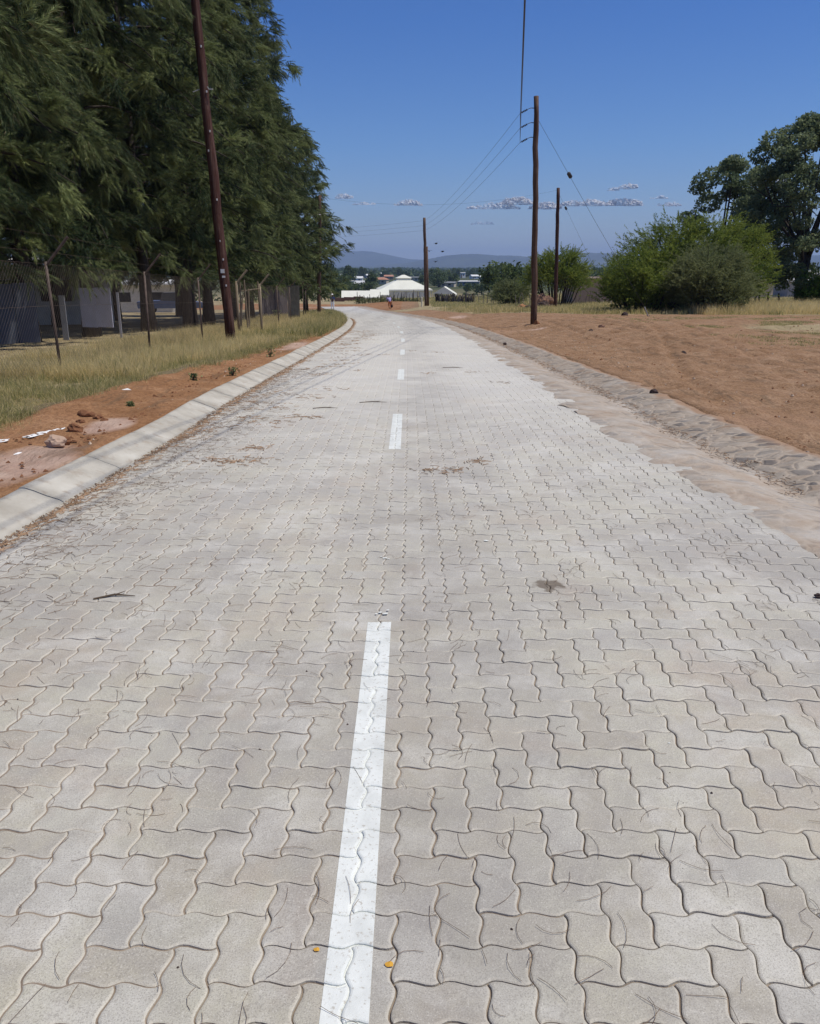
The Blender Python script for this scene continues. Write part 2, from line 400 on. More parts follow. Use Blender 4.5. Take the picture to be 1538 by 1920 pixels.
def make_ground():
    def axis(dense0, dense1, step, lo, hi, g=1.13):
        a = list(np.arange(dense0, dense1, step)); s = step; v = a[-1]
        while v < hi: s *= g; v += s; a.append(v)
        s = step; v = a[0]; b = []
        while v > lo: s *= g; v -= s; b.append(v)
        return np.array(b[::-1]+a)
    xs = axis(-7.5, 12, .11, -14000, 14000, 1.09)
    ys = axis(2.5, 22, .13, -120, 16000, 1.022)
    Xg, Yg = np.meshgrid(xs, ys)
    Z = tz(Xg, Yg, True)
    near = (Yg < 70) & (np.abs(Xg) < 40) & (Yg > 0)
    T = Xg-cx(Yg)
    d = np.zeros_like(Z)
    xn, yn = Xg[near], Yg[near]
    nn = n2(xn, yn, 1.7, 3.1)*.04+n2(xn, yn, 5.0, 9.)*.03+n2(xn, yn, 12.0, 5.)*.014
    d[near] = nn
    edge = ss(np.abs(T-.5), 2.9, 3.6)*(1-ss(Yg, 50, 70))
    d *= edge
    def rut(c0, sl, amp, w_): 
        q = T-c0-sl*Yg-.25*np.sin(Yg*.21+c0); return -amp*np.exp(-(q/w_)**2)+amp*.6*np.exp(-((np.abs(q)-w_*1.8)/w_)**2)
    rr_ = rut(5.4, .03, .05, .13)+rut(6.9, .03, .05, .13)+rut(2.0, .22, .04, .12)+rut(3.4, .22, .04, .12)+rut(11.5, -.12, .04, .13)+rut(10.1, -.12, .04, .13)
    d += rr_*ss(Yg, 6, 9)*(1-ss(Yg, 38, 46))*ss(T, 3.7, 4.2)
    # spoil heap lip along the left kerb
    d += .07*np.exp(-((T+3.55)/.35)**2)*ss(Yg, 7, 9)*(1-ss(Yg, 13, 18))
    Z = Z+d
    # zones: R red earth, G grass soil, B pale patches, A near(1)/far(0)
    r = np.zeros_like(Z); g = np.zeros_like(Z); p = np.zeros_like(Z)
    bl = np.interp(Yg, [0, 5, 8, 10, 13, 17, 21, 26, 34, 60], [4.9, 4.6, 3.95, 3.8, 3.45, 3.3, 3.15, 2.95, 2.6, 2.2])
    left_red = (1-ss(-T, bl-.12, bl+.2))*ss(-T, 1, 2)
    r = np.maximum(r, left_red)
    g = np.where(T < 0, ss(-T, bl, bl+.4)*.62*(ss(Yg, 6.2, 8.2)), g)
    gb = np.interp(Xg, [-8, 1.5, 4.6, 9.7, 20, 60], [84, 80, 57, 46, 41, 39])
    right_grass = ss(Yg, gb-2, gb+3)
    r = np.where(T > 0, 1-right_grass, r); g = np.where(T > 0, right_grass*.85, g)
    # sparse grass patch on the right side of the dirt
    pt = np.exp(-((Xg-14)/4.5)**2-((Yg-27)/5.0)**2)
    g = np.maximum(g, np.where(T > 0, pt*.75, 0))
    beyond = ss(Yg, 112, 120)
    r = np.maximum(r*(1-beyond), beyond*0)
    strip = ss(Yg, 84, 92)*(1-ss(Yg, 114, 122))*(1-ss(Xg, -3, 5))*ss(Xg, -30, -20)
    r = np.maximum(r, strip); g = np.where(strip > .5, 0, g)
    g = np.maximum(g, beyond*.9)
    for (a, b, sx, sy) in ((-3.1, 6.4, .5, .9), (-3.0, 8.1, .3, .6), (-2.95, 21.5, .4, 2.6), (5.4, 9.0, .8, .6), (6.6, 10.4, .9, .5), (3.2, 56, .9, 3.5), (2.5, 40, .5, 1.2), (4.8, 33, 1.0, .5), (-14, 100, 6, 1.5)):
        p = np.maximum(p, .8*np.exp(-((Xg-a)/sx)**2-((Yg-b)/sy)**2))
    A = 1-ss(Yg, 230, 420)*1.0
    A = np.minimum(A, 1-ss(np.abs(Xg), 120, 260))
    col = np.stack([r, g, p, A], -1)
    me = grid_mesh('ground', np.stack([Xg, Yg, Z], -1), True, col, 'zone')
    o = link('ground', me, M['ground']); props(o, kind='structure')
make_ground()

# ------------------------------------------------------------------ the paved road
A0 = .1085
def fcurve(amp=.0074, fine=False):
    if fine: return [(0, 0), (.11, .82*amp), (.19, amp), (.32, .8*amp), (.68, -.8*amp), (.81, -amp), (.89, -.82*amp)]
    return [(0, 0), (.17, amp), (.5, amp*.15), (.83, -amp)]
def paver_outline(w_, h_, fine=False):
    pts = []
    fc = fcurve(fine=fine)
    # bottom edge +x, right edge +y, top edge -x, left edge -y  (horizontal offset +y*f ; vertical offset -x*f)
    for i in range(w_):
        for k, (t, o) in enumerate(fc):
            if k == 0 and i > 0: continue
            pts.append(((i+t)*A0, o))
    for j in range(h_):
        for k, (t, o) in enumerate(fc):
            if k == 0 and j > 0: continue
            pts.append((w_*A0-o, (j+t)*A0))
    rfc = [(1, 0)]+fc[:0:-1]
    for i in range(w_-1, -1, -1):
        for k, (t, o) in enumerate(rfc):
            if k == 0 and i < w_-1: continue
            pts.append(((i+t)*A0, h_*A0+o))
    for j in range(h_-1, -1, -1):
        for k, (t, o) in enumerate(rfc):
            if k == 0 and j < h_-1: continue
            pts.append((-o, (j+t)*A0))
    return np.array(pts)
def inset(P, d):
    n = len(P); Q = np.zeros_like(P)
    for i in range(n):
        a, b, c = P[i-1], P[i], P[(i+1) % n]
        e1 = b-a; e2 = c-b
        n1 = np.array([-e1[1], e1[0]])/np.hypot(*e1); n2_ = np.array([-e2[1], e2[0]])/np.hypot(*e2)
        m_ = n1+n2_; m_ /= np.hypot(*m_)
        Q[i] = b+m_*d/max(.45, m_@n1)
    return Q
def to_world(T, Sx, H):
    y = Sx; x = cx(y)
    dxdy = (cx(y+.5)-cx(y-.5))
    L = np.sqrt(1+dxdy**2)
    X = x+T/L; Y = y-T*dxdy/L
    Z = R(Y)-.00*T+H
    und = .006*np.sin(X*2.1+Y*.7)*np.sin(Y*1.3+.5)
    return X, Y, Z+und
def paver_cells(s0, s1, wid=3.0):
    i0, i1 = int(-wid/A0), int(wid/A0); j0, j1 = int(s0/A0), int(s1/A0)
    I, J = np.meshgrid(np.arange(i0, i1), np.arange(j0, j1), indexing='ij')
    I = I.ravel(); J = J.ravel(); k = (I-J) % 4
    return np.stack([I[k == 0], J[k == 0]], -1), np.stack([I[k == 3], J[k == 3]], -1)  # V: lower cell k==3 and the one above k==2
def build_pavers(s0, s1, lod, tlo=None, thi=None):
    Vs, Fs, Cs, base = [], {}, [], 0
    for cells, (w_, h_) in zip(paver_cells(s0, s1), ((2, 1), (1, 2))):
        P = paver_outline(w_, h_, lod == 0)
        n = len(P)
        if lod == 0: rings = [(.0092, 0., 0.), (.0052, -.0012, .55), (.0024, -.0034, 1.), (.0015, -.016, .2)]
        elif lod == 1: rings = [(.0075, 0., .0), (.0024, -.0032, 1.), (.0016, -.014, .2)]
        else:
            P = np.array([[0, 0], [w_*A0, 0], [w_*A0, h_*A0], [0, h_*A0]], dtype=float); n = 4
            rings = [(.0035, 0., 0.), (.0022, -.010, 1.)]
        tmpl = []; tg = []
        for d, z, e in rings:
            Q = inset(P, d); tmpl.append(np.column_stack([Q, np.full(n, z)])); tg += [e]*n
        tmpl = np.concatenate(tmpl); tg = np.array(tg)
        cen = np.array([w_*A0/2, h_*A0/2])
        org = cells*A0
        ct = org[:, 0]+cen[0]; cs = org[:, 1]+cen[1]
        if tlo is None: ok = (ct > -WL(cs)-.12) & (ct < WR(cs)-.03)
        else: ok = (ct > tlo-.14) & (ct < thi+.14)
        org = org[ok]; ct = ct[ok]; cs = cs[ok]; K = len(org)
        # deterministic per-paver randoms so the paint sheets match the stones below
        def h(q):
            v = np.sin(org[:, 0]*127.1*q+org[:, 1]*311.7+q*17.3)*43758.5453; return v-np.floor(v)
        amp = 1. if lod == 0 else .8
        zj = (h(1.)-.5)*.0034*amp; ta = (h(2.)-.5)*.022*amp; tb = (h(3.)-.5)*.022*amp; rot = (h(4.)-.5)*.018; tint = h(5.)
        jx = (h(6.)-.5)*.0018; jy = (h(7.)-.5)*.0018
        lx = tmpl[None, :, 0]-cen[0]; ly = tmpl[None, :, 1]-cen[1]
        X = lx*np.cos(rot)[:, None]-ly*np.sin(rot)[:, None]+ct[:, None]+jx[:, None]
        Yv = lx*np.sin(rot)[:, None]+ly*np.cos(rot)[:, None]+cs[:, None]+jy[:, None]
        Z = tmpl[None, :, 2]+zj[:, None]+lx*ta[:, None]+ly*tb[:, None]
        m_ = len(tmpl)
        Vs.append(np.stack([X, Yv, Z], -1).reshape(-1, 3))
        tg2 = np.tile(tg, K); Cs.append(np.column_stack([np.repeat(tint, m_), tg2, np.repeat(h(8.), m_)]))
        off = base+np.arange(K)[:, None]*m_
        Fs.setdefault(n, []).append(off+np.arange(n)[None, :])
        for r in range(len(rings)-1):
            a = np.arange(n); b = (a+1) % n
            q = np.stack([r*n+a, (r+1)*n+a, (r+1)*n+b, r*n+b], -1)
            Fs.setdefault(4, []).append((off[:, None, :]+q[None]).reshape(-1, 4))
        base += K*m_
    return np.concatenate(Vs), [np.concatenate(v) for v in Fs.values()], np.concatenate(Cs)
road = None
parts_ = []
VB = 0; AV, AF, AC = [], {}, []
for (s0, s1, lod) in ((.4, 9.0, 0), (9.0, 30.04, 1), (30.04, 106.5, 2)):
    s0 = math.floor(s0/A0/4)*4*A0+1e-6; s1 = math.floor(s1/A0/4)*4*A0+1e-6
    V, Fl, C = build_pavers(s0, s1, lod)
    X, Y, Z = to_world(V[:, 0], V[:, 1], V[:, 2])
    AV.append(np.column_stack([X, Y, Z])); AC.append(C)
    for f in Fl: AF.setdefault(f.shape[1], []).append(f+VB)
    VB += len(V)
me = np_mesh('road', np.concatenate(AV), [np.concatenate(v) for v in AF.values()], False, np.concatenate(AC))
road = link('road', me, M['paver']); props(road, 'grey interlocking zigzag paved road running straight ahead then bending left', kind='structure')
# bedding sand showing in the joints
sv = np.concatenate([np.arange(-3, 30, .25), np.arange(30, 107, 1.)]); tv = np.linspace(-1, 1, 25)
Sg, Tg = np.meshgrid(sv, tv, indexing='ij'); Tg = np.where(Tg < 0, Tg*(WL(Sg)+.1), Tg*(WR(Sg)+.02))
X, Y, Z = to_world(Tg, Sg, -.0068-.0030*np.tanh(Tg*1.0+.3)+.0016*np.sin(Sg*3.3+Tg*5))
o = link('joint_sand', grid_mesh('joint_sand', np.stack([X, Y, Z], -1)), M['sand'], road)

def dash(s0, s1, t0=-.054, t1=.056, thick=.0011):
    lod = 0 if s1 < 9.1 else (1 if s1 < 30.2 else 2)
    a = math.floor((s0-.3)/A0/4)*4*A0+1e-6; b = s1+.4
    V, Fl, C = build_pavers(a, b, lod, t0, t1)
    bm = bmesh.new(); vs = [bm.verts.new(v) for v in V]
    for f in Fl:
        for q in f:
            try: bm.faces.new([vs[i] for i in q])
            except ValueError: pass
    # sand strip so the paint bridges the joints a little
    nq = max(2, int((s1-s0)/.5))
    for i in range(nq):
        y0 = s0+(s1-s0)*i/nq; y1 = s0+(s1-s0)*(i+1)/nq
        q = [bm.verts.new((t0, y0, -.0062)), bm.verts.new((t1, y0, -.0062)), bm.verts.new((t1, y1, -.0062)), bm.verts.new((t0, y1, -.0062))]
        bm.faces.new(q)
    e = (random.random()-.5)*.004
    for co, no in (((t0, 0, 0), (-1, 0, 0)), ((t1, 0, 0), (1, 0, 0)), ((0, s0, 0), (0, -1, 0)), ((0, s1, 0), (0.0, 1, 0))):
        bmesh.ops.bisect_plane(bm, geom=bm.verts[:]+bm.edges[:]+bm.faces[:], plane_co=co, plane_no=no, clear_outer=True)
    bmesh.ops.delete(bm, geom=[v for v in bm.verts if not v.link_faces], context='VERTS')
    me = bpy.data.meshes.new('lane_marking'); bm.to_mesh(me); bm.free()
    co = np.zeros(len(me.vertices)*3); me.vertices.foreach_get('co', co); co = co.reshape(-1, 3)
    lod_t = thick if s1 < 30 else .003
    X, Y, Z = to_world(co[:, 0]-.0, co[:, 1], co[:, 2]+lod_t)
    me.vertices.foreach_set('co', np.column_stack([X, Y, Z]).astype(np.float32).ravel()); me.update()
    return link('lane_marking', me, M['paint'], road)
dash(.5, 3.56)
for k in range(1, 15):
    e = 3.47+6*k - (.03 if k > 1 else 0)
    dash(e-2.05, e)

# ------------------------------------------------------------------ concrete kerb (left) and stone pitched drain (right)
def strip_sheet(name, svals, prof, mat, tintf=None, jitter=0.):
    """prof(s) -> list of (t,z)"""
    rows = []; cols = []
    for s in svals:
        pr = prof(s)
        t = np.array([p[0] for p in pr]); z = np.array([p[1] for p in pr])
        if jitter:
            t = t+np.array([noise.noise((s*1.5, a*3, 1.7))*jitter for a in t]); z = z+np.array([noise.noise((s*2.6, a*6, 8.7))*jitter for a in t])
        X, Y, Z = to_world(t, np.full(len(t), s), z)
        rows.append(np.stack([X, Y, Z], -1))
        if tintf: cols.append(np.array([[tintf(s, a), float(a-WR(s) > 1.22), 0] for a in t]))
    return grid_mesh(name, np.array(rows), True, np.array(cols) if tintf else None)
kerb = thing('kerb', 'pale concrete mountable kerb curving along the left edge of the paved road', 'kerb')
kerb['kind'] = 'structure'
del kerb['category']
def kprof(s):
    w0 = -float(WL(s))+.02
    return [(w0, -.03), (w0, .012), (w0-.03, .03), (w0-.12, .06), (w0-.2, .093), (w0-.26, .112), (w0-.295, .112), (w0-.312, .095), (w0-.315, -.06)]
s = -.2; i = 0
while s < 108:
    L = 1.0*(1+.06*math.sin(i*5.7)) if s < 40 else 2.0
    g = .003 if s < 40 else .006
    sv2 = np.linspace(s+g, s+L-g, 6)
    dz = (random.random()-.5)*.008; dt = (random.random()-.5)*.012
    me = strip_sheet('kerb_block', sv2, lambda q: [(a+dt, b+dz if b > 0 else b) for a, b in kprof(q)], None, None, .006)
    # end caps
    bm = bmesh.new(); bm.from_mesh(me); bm.verts.ensure_lookup_table(); n_ = 9
    bm.faces.new([bm.verts[k] for k in range(n_)]); bm.faces.new([bm.verts[len(bm.verts)-n_+k] for k in range(n_)][::-1]); bm.to_mesh(me); bm.free()
    link('kerb_block', me, M['kerb'], kerb)
    s += L; i += 1
def dprof(s):
    w = float(WR(s)); f = 1-float(ss(s, 85, 100))
    j = .05*noise.noise((s*1.1, 3.3, 0))
    j2 = .13*noise.noise((s*2.3, 7.1, 0))+.07*noise.noise((s*7., 2.1, 0))
    pts = [(w-.2+j2, -.012), (w-.14+j2, .0055), (w+.08+j, .007), (w+.2, 0), (w+.34, -.025), (w+.48, -.05), (w+.6, -.075), (w+.68, -.085), (w+.76, -.07), (w+.88, -.05), (w+1.0, -.03), (w+1.1, -.014), (w+1.2+j*1.5, -.002), (w+1.32+j*2.2, .004), (w+1.48+j*2, -.03)]
    return [(t, z*f if z < 0 else z) for t, z in pts]
def dt_(s, t):
    w = float(WR(s)); q = t-w
    if q < .72: return .62-.15*max(0, (q-.1))
    return .18+.75*(q > 1.24)
me = strip_sheet('stone_drain', np.concatenate([np.arange(-1, 40, .11), np.arange(40, 108, .7)]), dprof, None, dt_, .032)
props(link('stone_drain', me, M['pitch']), 'shallow stone-pitched drainage channel along the right edge of the paving', kind='structure')

# ------------------------------------------------------------------ foliage engines
def unit(v): return v/np.maximum(1e-9, np.linalg.norm(v, axis=-1, keepdims=True))
def plumes(P0, D, L, tint, nper, nlen, nwid, spread=.7, droop=.35, g3=0.0):
    """feathery sprays: P0,D (N,3), L (N,), tint (N,) -> triangle soup"""
    Np = len(P0)
    t = rng.random((Np, nper))
    ax = P0[:, None]+D[:, None]*(L[:, None]*t)[..., None]
    ax[..., 2] -= droop*L[:, None]*t**2
    r = rng.normal(size=(Np, nper, 3)); r -= D[:, None]*np.sum(r*D[:, None], -1, keepdims=True); r = unit(r)
    dd = D[:, None]*1.0+r*(spread*(.5+.9*rng.random((Np, nper)))[..., None]); dd[..., 2] -= droop*(t+.25)
    dd = unit(dd)
    ln = nlen*(.6+.7*rng.random((Np, nper)))*(1-.35*t)
    side = unit(np.cross(dd, rng.normal(size=dd.shape)))*(nwid*.5)
    a = ax-side; b = ax+side; c = ax+dd*ln[..., None]
    c[..., 2] -= .12*ln
    V = np.stack([a, b, c], -2).reshape(-1, 3)
    F = np.arange(len(V)).reshape(-1, 3)
    tt = np.clip(tint[:, None]+rng.normal(0, .13, (Np, nper)), 0, 1)
    g = (rng.random((Np, nper)) < g3)*rng.random((Np, nper))
    C = np.repeat(np.stack([tt, g, g], -1).reshape(-1, 3), 3, axis=0)
    return V, F, C
def leaf_quads(P, size, tint, flat=.0, g3=.05):
    n_ = len(P)
    a = unit(rng.normal(size=(n_, 3))); a[:, 2] *= (1-flat); a = unit(a)
    b = unit(np.cross(a, rng.normal(size=(n_, 3))))
    s = size*(.6+.8*rng.random(n_))[:, None]
    V = np.stack([P-a*s*.5, P+b*s*.28, P+a*s*.5, P-b*s*.28], 1).reshape(-1, 3)
    F = np.arange(len(V)).reshape(-1, 4)
    g = (rng.random(n_) < g3)*rng.random(n_)
    C = np.repeat(np.stack([np.clip(tint+rng.normal(0, .15, n_), 0, 1), g, g], -1), 4, axis=0)
    return V, F, C

def she_oak(seed, H=17., Rm=3.9, nl=135, low=2.9, trunk_r=.28, full=True, extra=()):
    """casuarina: trunk + limbs mesh, crown mesh"""
    global rng
    rng = np.random.default_rng(seed); rd = random.Random(seed)
    mb = MB(); lean = (rd.uniform(-.25, .25), rd.uniform(-.25, .25))
    tp = [(lean[0]*(k/10)**1.3*2, lean[1]*(k/10)**1.3*2, -.25+(H*.97+.25)*k/10) for k in range(11)]
    tr = [trunk_r*(1.35 if k == 0 else 1.0)*(1-k/10.6) for k in range(11)]
    mb.tube(tp, tr, 9)
    P0, D, L, T = [], [], [], []
    limbs = []
    for i in range(nl):
        f = (i+rd.random())/nl
        z = low+.2+(H-low-.4)*f**1.05
        az = i*2.399+rd.uniform(-.4, .4)
        prof = Rm*(1-.70*max(0, (z-5)/(H-5))**2.4)*min(1.08, .78+.85*noise.noise((z*.42, math.cos(az)*.8+seed, math.sin(az)*.8)))*(1. if z > 3.5 else .86)
        limbs.append((z, az, prof*rd.choice((rd.uniform(.5, .8), rd.uniform(.8, 1.18))), rd.uniform(.15, .6)+(.25 if z > H*.7 else 0)))
    for e in extra: limbs.append(e)
    for z, az, Ln, rise in limbs:
        o = np.array([math.cos(az), math.sin(az), 0.])
        q = min(1, max(0, (z+.25)/(H*.97+.25))); bx = lean[0]*q**1.3*2; by = lean[1]*q**1.3*2
        def pt(t): return np.array([bx, by, z])+o*Ln*t+np.array([0, 0, 1.])*(rise*t-.62*t*t)*Ln*.9
        pp = [pt(k/5) for k in range(6)]
        mb.tube([tuple(p) for p in pp], [max(.012, .055*(1-k/5.3)*Ln/3.5*(1.5-q)) for k in range(6)], 5, False)
        ncl = max(2, int(1.65*Ln+1))
        for c in range(ncl):
            t = .3+.7*(c+rd.random())/ncl
            d = pt(min(1.05, t+.05))-pt(t-.05); d /= np.linalg.norm(d)
            cd = d+np.array([rd.gauss(0, .5), rd.gauss(0, .5), rd.gauss(.28, .45)]); cd /= np.linalg.norm(cd)
            cp = pt(t)+np.array([rd.gauss(0, .16), rd.gauss(0, .16), rd.gauss(0, .12)]); ct = rd.gauss(.38, .30)
            for k in range(18):
                dd = cd+np.array([rd.gauss(0, .42), rd.gauss(0, .42), rd.gauss(0, .34)])
                P0.append(cp+cd*rd.uniform(-.1, .3)+np.array([rd.gauss(0, .10), rd.gauss(0, .10), rd.gauss(0, .08)])); D.append(dd/np.linalg.norm(dd)); L.append(rd.uniform(.28, .68)); T.append(ct+rd.gauss(0, .07))
    P0 = np.array(P0); D = np.array(D); L = np.array(L); T = np.clip(np.array(T), 0, 1)
    V, F, C = plumes(P0, D, L, T, 104 if full else 60, .17, .0092 if full else .016, .55, .26, .12)
    ok = V[:, 2].reshape(-1, 3).min(1) > (1.05 if full else .8); V = V.reshape(-1, 3, 3)[ok].reshape(-1, 3); C = C.reshape(-1, 3, 3)[ok].reshape(-1, 3); F = np.arange(len(V)).reshape(-1, 3)
    return mb.mesh('trunk', True), np_mesh('crown', V, [F], False, C)

def put_tree(name, label, cat, meshes, loc, rz, sc=1., group=None, mt='bark', mc='needle', scz=None):
    t = thing(name, label, cat, loc, rz, group); t.scale = (sc, sc, scz or sc)
    link('trunk', meshes[0], M[mt], t); link('crown', meshes[1], M[mc], t)
    return t

near_tree = she_oak(11, 17.5, 3.3, 100, 4.4, .30, True, ((4.3, -.22, 5.0, .66), (4.4, -.34, 4.8, .66), (4.3, -.08, 4.9, .66)))
vA = she_oak(12, 17.6, 4.2, 124, 2.0, .27, True)
vB = she_oak(13, 16.6, 3.9, 116, 2.15, .24, True)
vC = she_oak(14, 15.4, 4.1, 112, 1.9, .21, False)
ROW = [  # X, Y, mesh, scale, scz, label
 (-9.7, 12.6, near_tree, 1.0, 1.0, 'nearest casuarina, its long boughs overhanging the top left of the road'),
 (-10.5, 19.6, vA, .92, 1.05, 'large casuarina with thick dark trunk behind the nearest rusty fence post'),
 (-10.4, 22.9, vB, 1.0, 1.05, 'casuarina trunk just left of the hanging pale sheet'),
 (-10.1, 26.6, vA, .92, 1.0, 'casuarina between the pale sheet and the second fence post'),
 (-9.5, 30.6, vB, 1.0, 1.0, 'casuarina right behind the second leaning fence post'),
 (-9.1, 34.9, vA, 1.0, 1.0, 'casuarina with a trunk left of the near tarred pole'),
 (-9.3, 39.0, vB, 1.05, 1.03, 'casuarina whose trunk stands directly behind the near tarred pole'),
 (-9.1, 43.5, vA, .96, .98, 'casuarina right behind the wooden stake tree guard'),
 (-9.2, 48.5, vB, 1.03, 1.0, 'casuarina left of the upright corrugated sheets'),
 (-9.3, 54.0, vC, 1.0, 1.06, 'casuarina behind the corrugated sheets'),
 (-9.2, 60.0, vC, 1.03, .96, 'casuarina behind the far left power pole'),
 (-9.2, 66.5, vB, 1.05, .80, 'casuarina second from the far end of the dark row'),
 (-9.0, 73.0, vC, 1.0, .76, 'last casuarina at the far end of the row, its edge jagged against the sky'),
]
for i, (X, Y, ms, sc, scz, lb) in enumerate(ROW):
    put_tree('casuarina_tree', lb, 'tree', ms, (X, Y, zz(X, Y)-.05), 0 if i == 0 else i*1.93, sc, 'row of casuarinas along the left fence', scz=scz)
# second row further into the yard
YL = ['casuarina deep in the yard behind the nearest trunk', 'casuarina deep in the yard seen between the nearest trunks and the pale sheet', 'casuarina deep in the yard, behind the trunks left of the tarred pole', 'casuarina deep in the yard beyond the wooden tree guard', 'casuarina deep in the yard beyond the corrugated sheets']
for i, (X, Y, sc) in enumerate(((-15.5, 20, 1.0), (-16.5, 27.5, 1.05), (-15.0, 36, 1.0), (-16.0, 46, 1.05), (-15.5, 57, 1.0))):
    put_tree('casuarina_tree', YL[i], 'tree', (vB if i % 2 else vA), (X, Y, zz(X, Y)-.05), 2.1+i*1.3, sc, 'casuarinas deep in the left yard')

for i, (X, Y, l) in enumerate(((-22, 24, 'added casuarina furthest left, blocking light from the shady yard'), (-21.5, 31, 'added shade casuarina at the back of the yard behind the blue-grey wall'), (-22.5, 39, 'added shade casuarina at the back of the yard left of the white building'), (-27, 30, 'added shade casuarina closing the gap at the far left back of the yard'))):  # third row added, mostly out of view, to keep skylight off the yard
    put_tree('casuarina_tree', l, 'tree', (vA if i % 2 else vB), (X, Y, zz(X, Y)-.05), 1.1+i*1.7, 1.08, 'casuarinas deep in the left yard')

# ------------------------------------------------------------------ right side trees and bushes
def broad_tree(seed, H, Rx, blobs, nleaf, leaf, trunk_r, boughs=7, base=.32, twin=False):
    global rng
    rng = np.random.default_rng(seed); rd = random.Random(seed)
    mb = MB(); ends = []
    fork = H*base
    for tw in ((0, 0),) if not twin else ((-.12, 0), (.2, .1)):
        mb.tube([(tw[0], tw[1], -.3), (tw[0]*1.2, tw[1], .6), (tw[0]*1.6, tw[1]+.1, fork*.6), (tw[0]*2, .1, fork)], [trunk_r*1.4, trunk_r, trunk_r*.85, trunk_r*.75], 9)
        for b in range(boughs):
            az = b*2*math.pi/boughs+rd.uniform(-.3, .3); bb = rd.choice([q_ for q_ in blobs if q_[2] > H*.5]); az = math.atan2(bb[1], bb[0]); rr = math.hypot(bb[0], bb[1]); zt = bb[2]
            p0 = Vector((tw[0]*2, .1, fork*rd.uniform(.8, 1))); p3 = Vector((math.cos(az)*rr+tw[0], math.sin(az)*rr, zt))
            mid = p0.lerp(p3, .45)+Vector((math.cos(az), math.sin(az), 0))*rr*.15
            mb.tube([p0, mid, p3], [trunk_r*.5, trunk_r*.28, .04], 6, False)
            ends.append((mid, p3))
            for _ in range(3):
                q = mid.lerp(p3, rd.uniform(.1, .8)); e = q+Vector((rd.gauss(0, 1), rd.gauss(0, 1), rd.gauss(0., .4)))*Rx*.15
                mb.tube([q, e], [.06, .02], 4, False); ends.append((q, e))
    P, T = [], []
    for cx_, cy_, cz_, br in blobs:
        k = int(nleaf*(br**2))
        d = unit(rng.normal(size=(k, 3))); r = br*(.55+.5*rng.random(k)**.6)
        lump = 1+.35*np.array([noise.noise((a*2.2+cx_, b*2.2+cy_, c*2.2+cz_)) for a, b, c in d])
        p = d*(r*lump)[:, None]; p[:, 2] *= .72; p += (cx_, cy_, cz_)
        P.append(p); T.append(np.clip(np.full(k, rd.gauss(.45, .2)), 0, 1))
    P = np.concatenate(P); T = np.concatenate(T)
    V, F, C = leaf_quads(P, leaf, T)
    return mb.mesh('trunk', True), np_mesh('crown', V, [F], False, C)
def blobs_for(seed, H, Rx, base, n_, rmin, rmax, hollow=.5):
    rd = random.Random(seed); out = []
    while len(out) < n_:
        z = rd.uniform(base, 1)*H; q = (z/H-base)/(1-base)
        env = Rx*math.sqrt(max(.05, 1-abs(q*1.9-.85)**2.2)) if q < 1 else 0
        a = rd.uniform(0, 2*math.pi); r = env*math.sqrt(rd.uniform(hollow**2, 1))*.92
        out.append((math.cos(a)*r, math.sin(a)*r, z-.3, rd.uniform(rmin, rmax)))
    return out
b1 = blobs_for(3, 13.9, 6.0, .13, 150, .5, 1.1, .4)
big = broad_tree(31, 13.6, 5.6, b1, 620, .23, .34, 8, .3, True)
p = onx(1496, 60)
put_tree('broadleaf_tree', 'tall dark green broadleaf tree with thick trunk at the right edge of the field', 'tree', big, (p.x, p.y, p.z), .4, .91, None, 'bark', 'broad')
b2 = blobs_for(5, 10.3, 3.2, .30, 46, .55, 1.0)
mid = broad_tree(33, 10.3, 3.2, b2, 560, .24, .24, 6, .3)
p = onx(1338, 70)
put_tree('broadleaf_tree', 'smaller dark broadleaf tree rising behind the acacia bush, left of the tallest tree', 'tree', mid, (p.x, p.y, p.z), 1.4, 1.08, None, 'bark', 'broad')

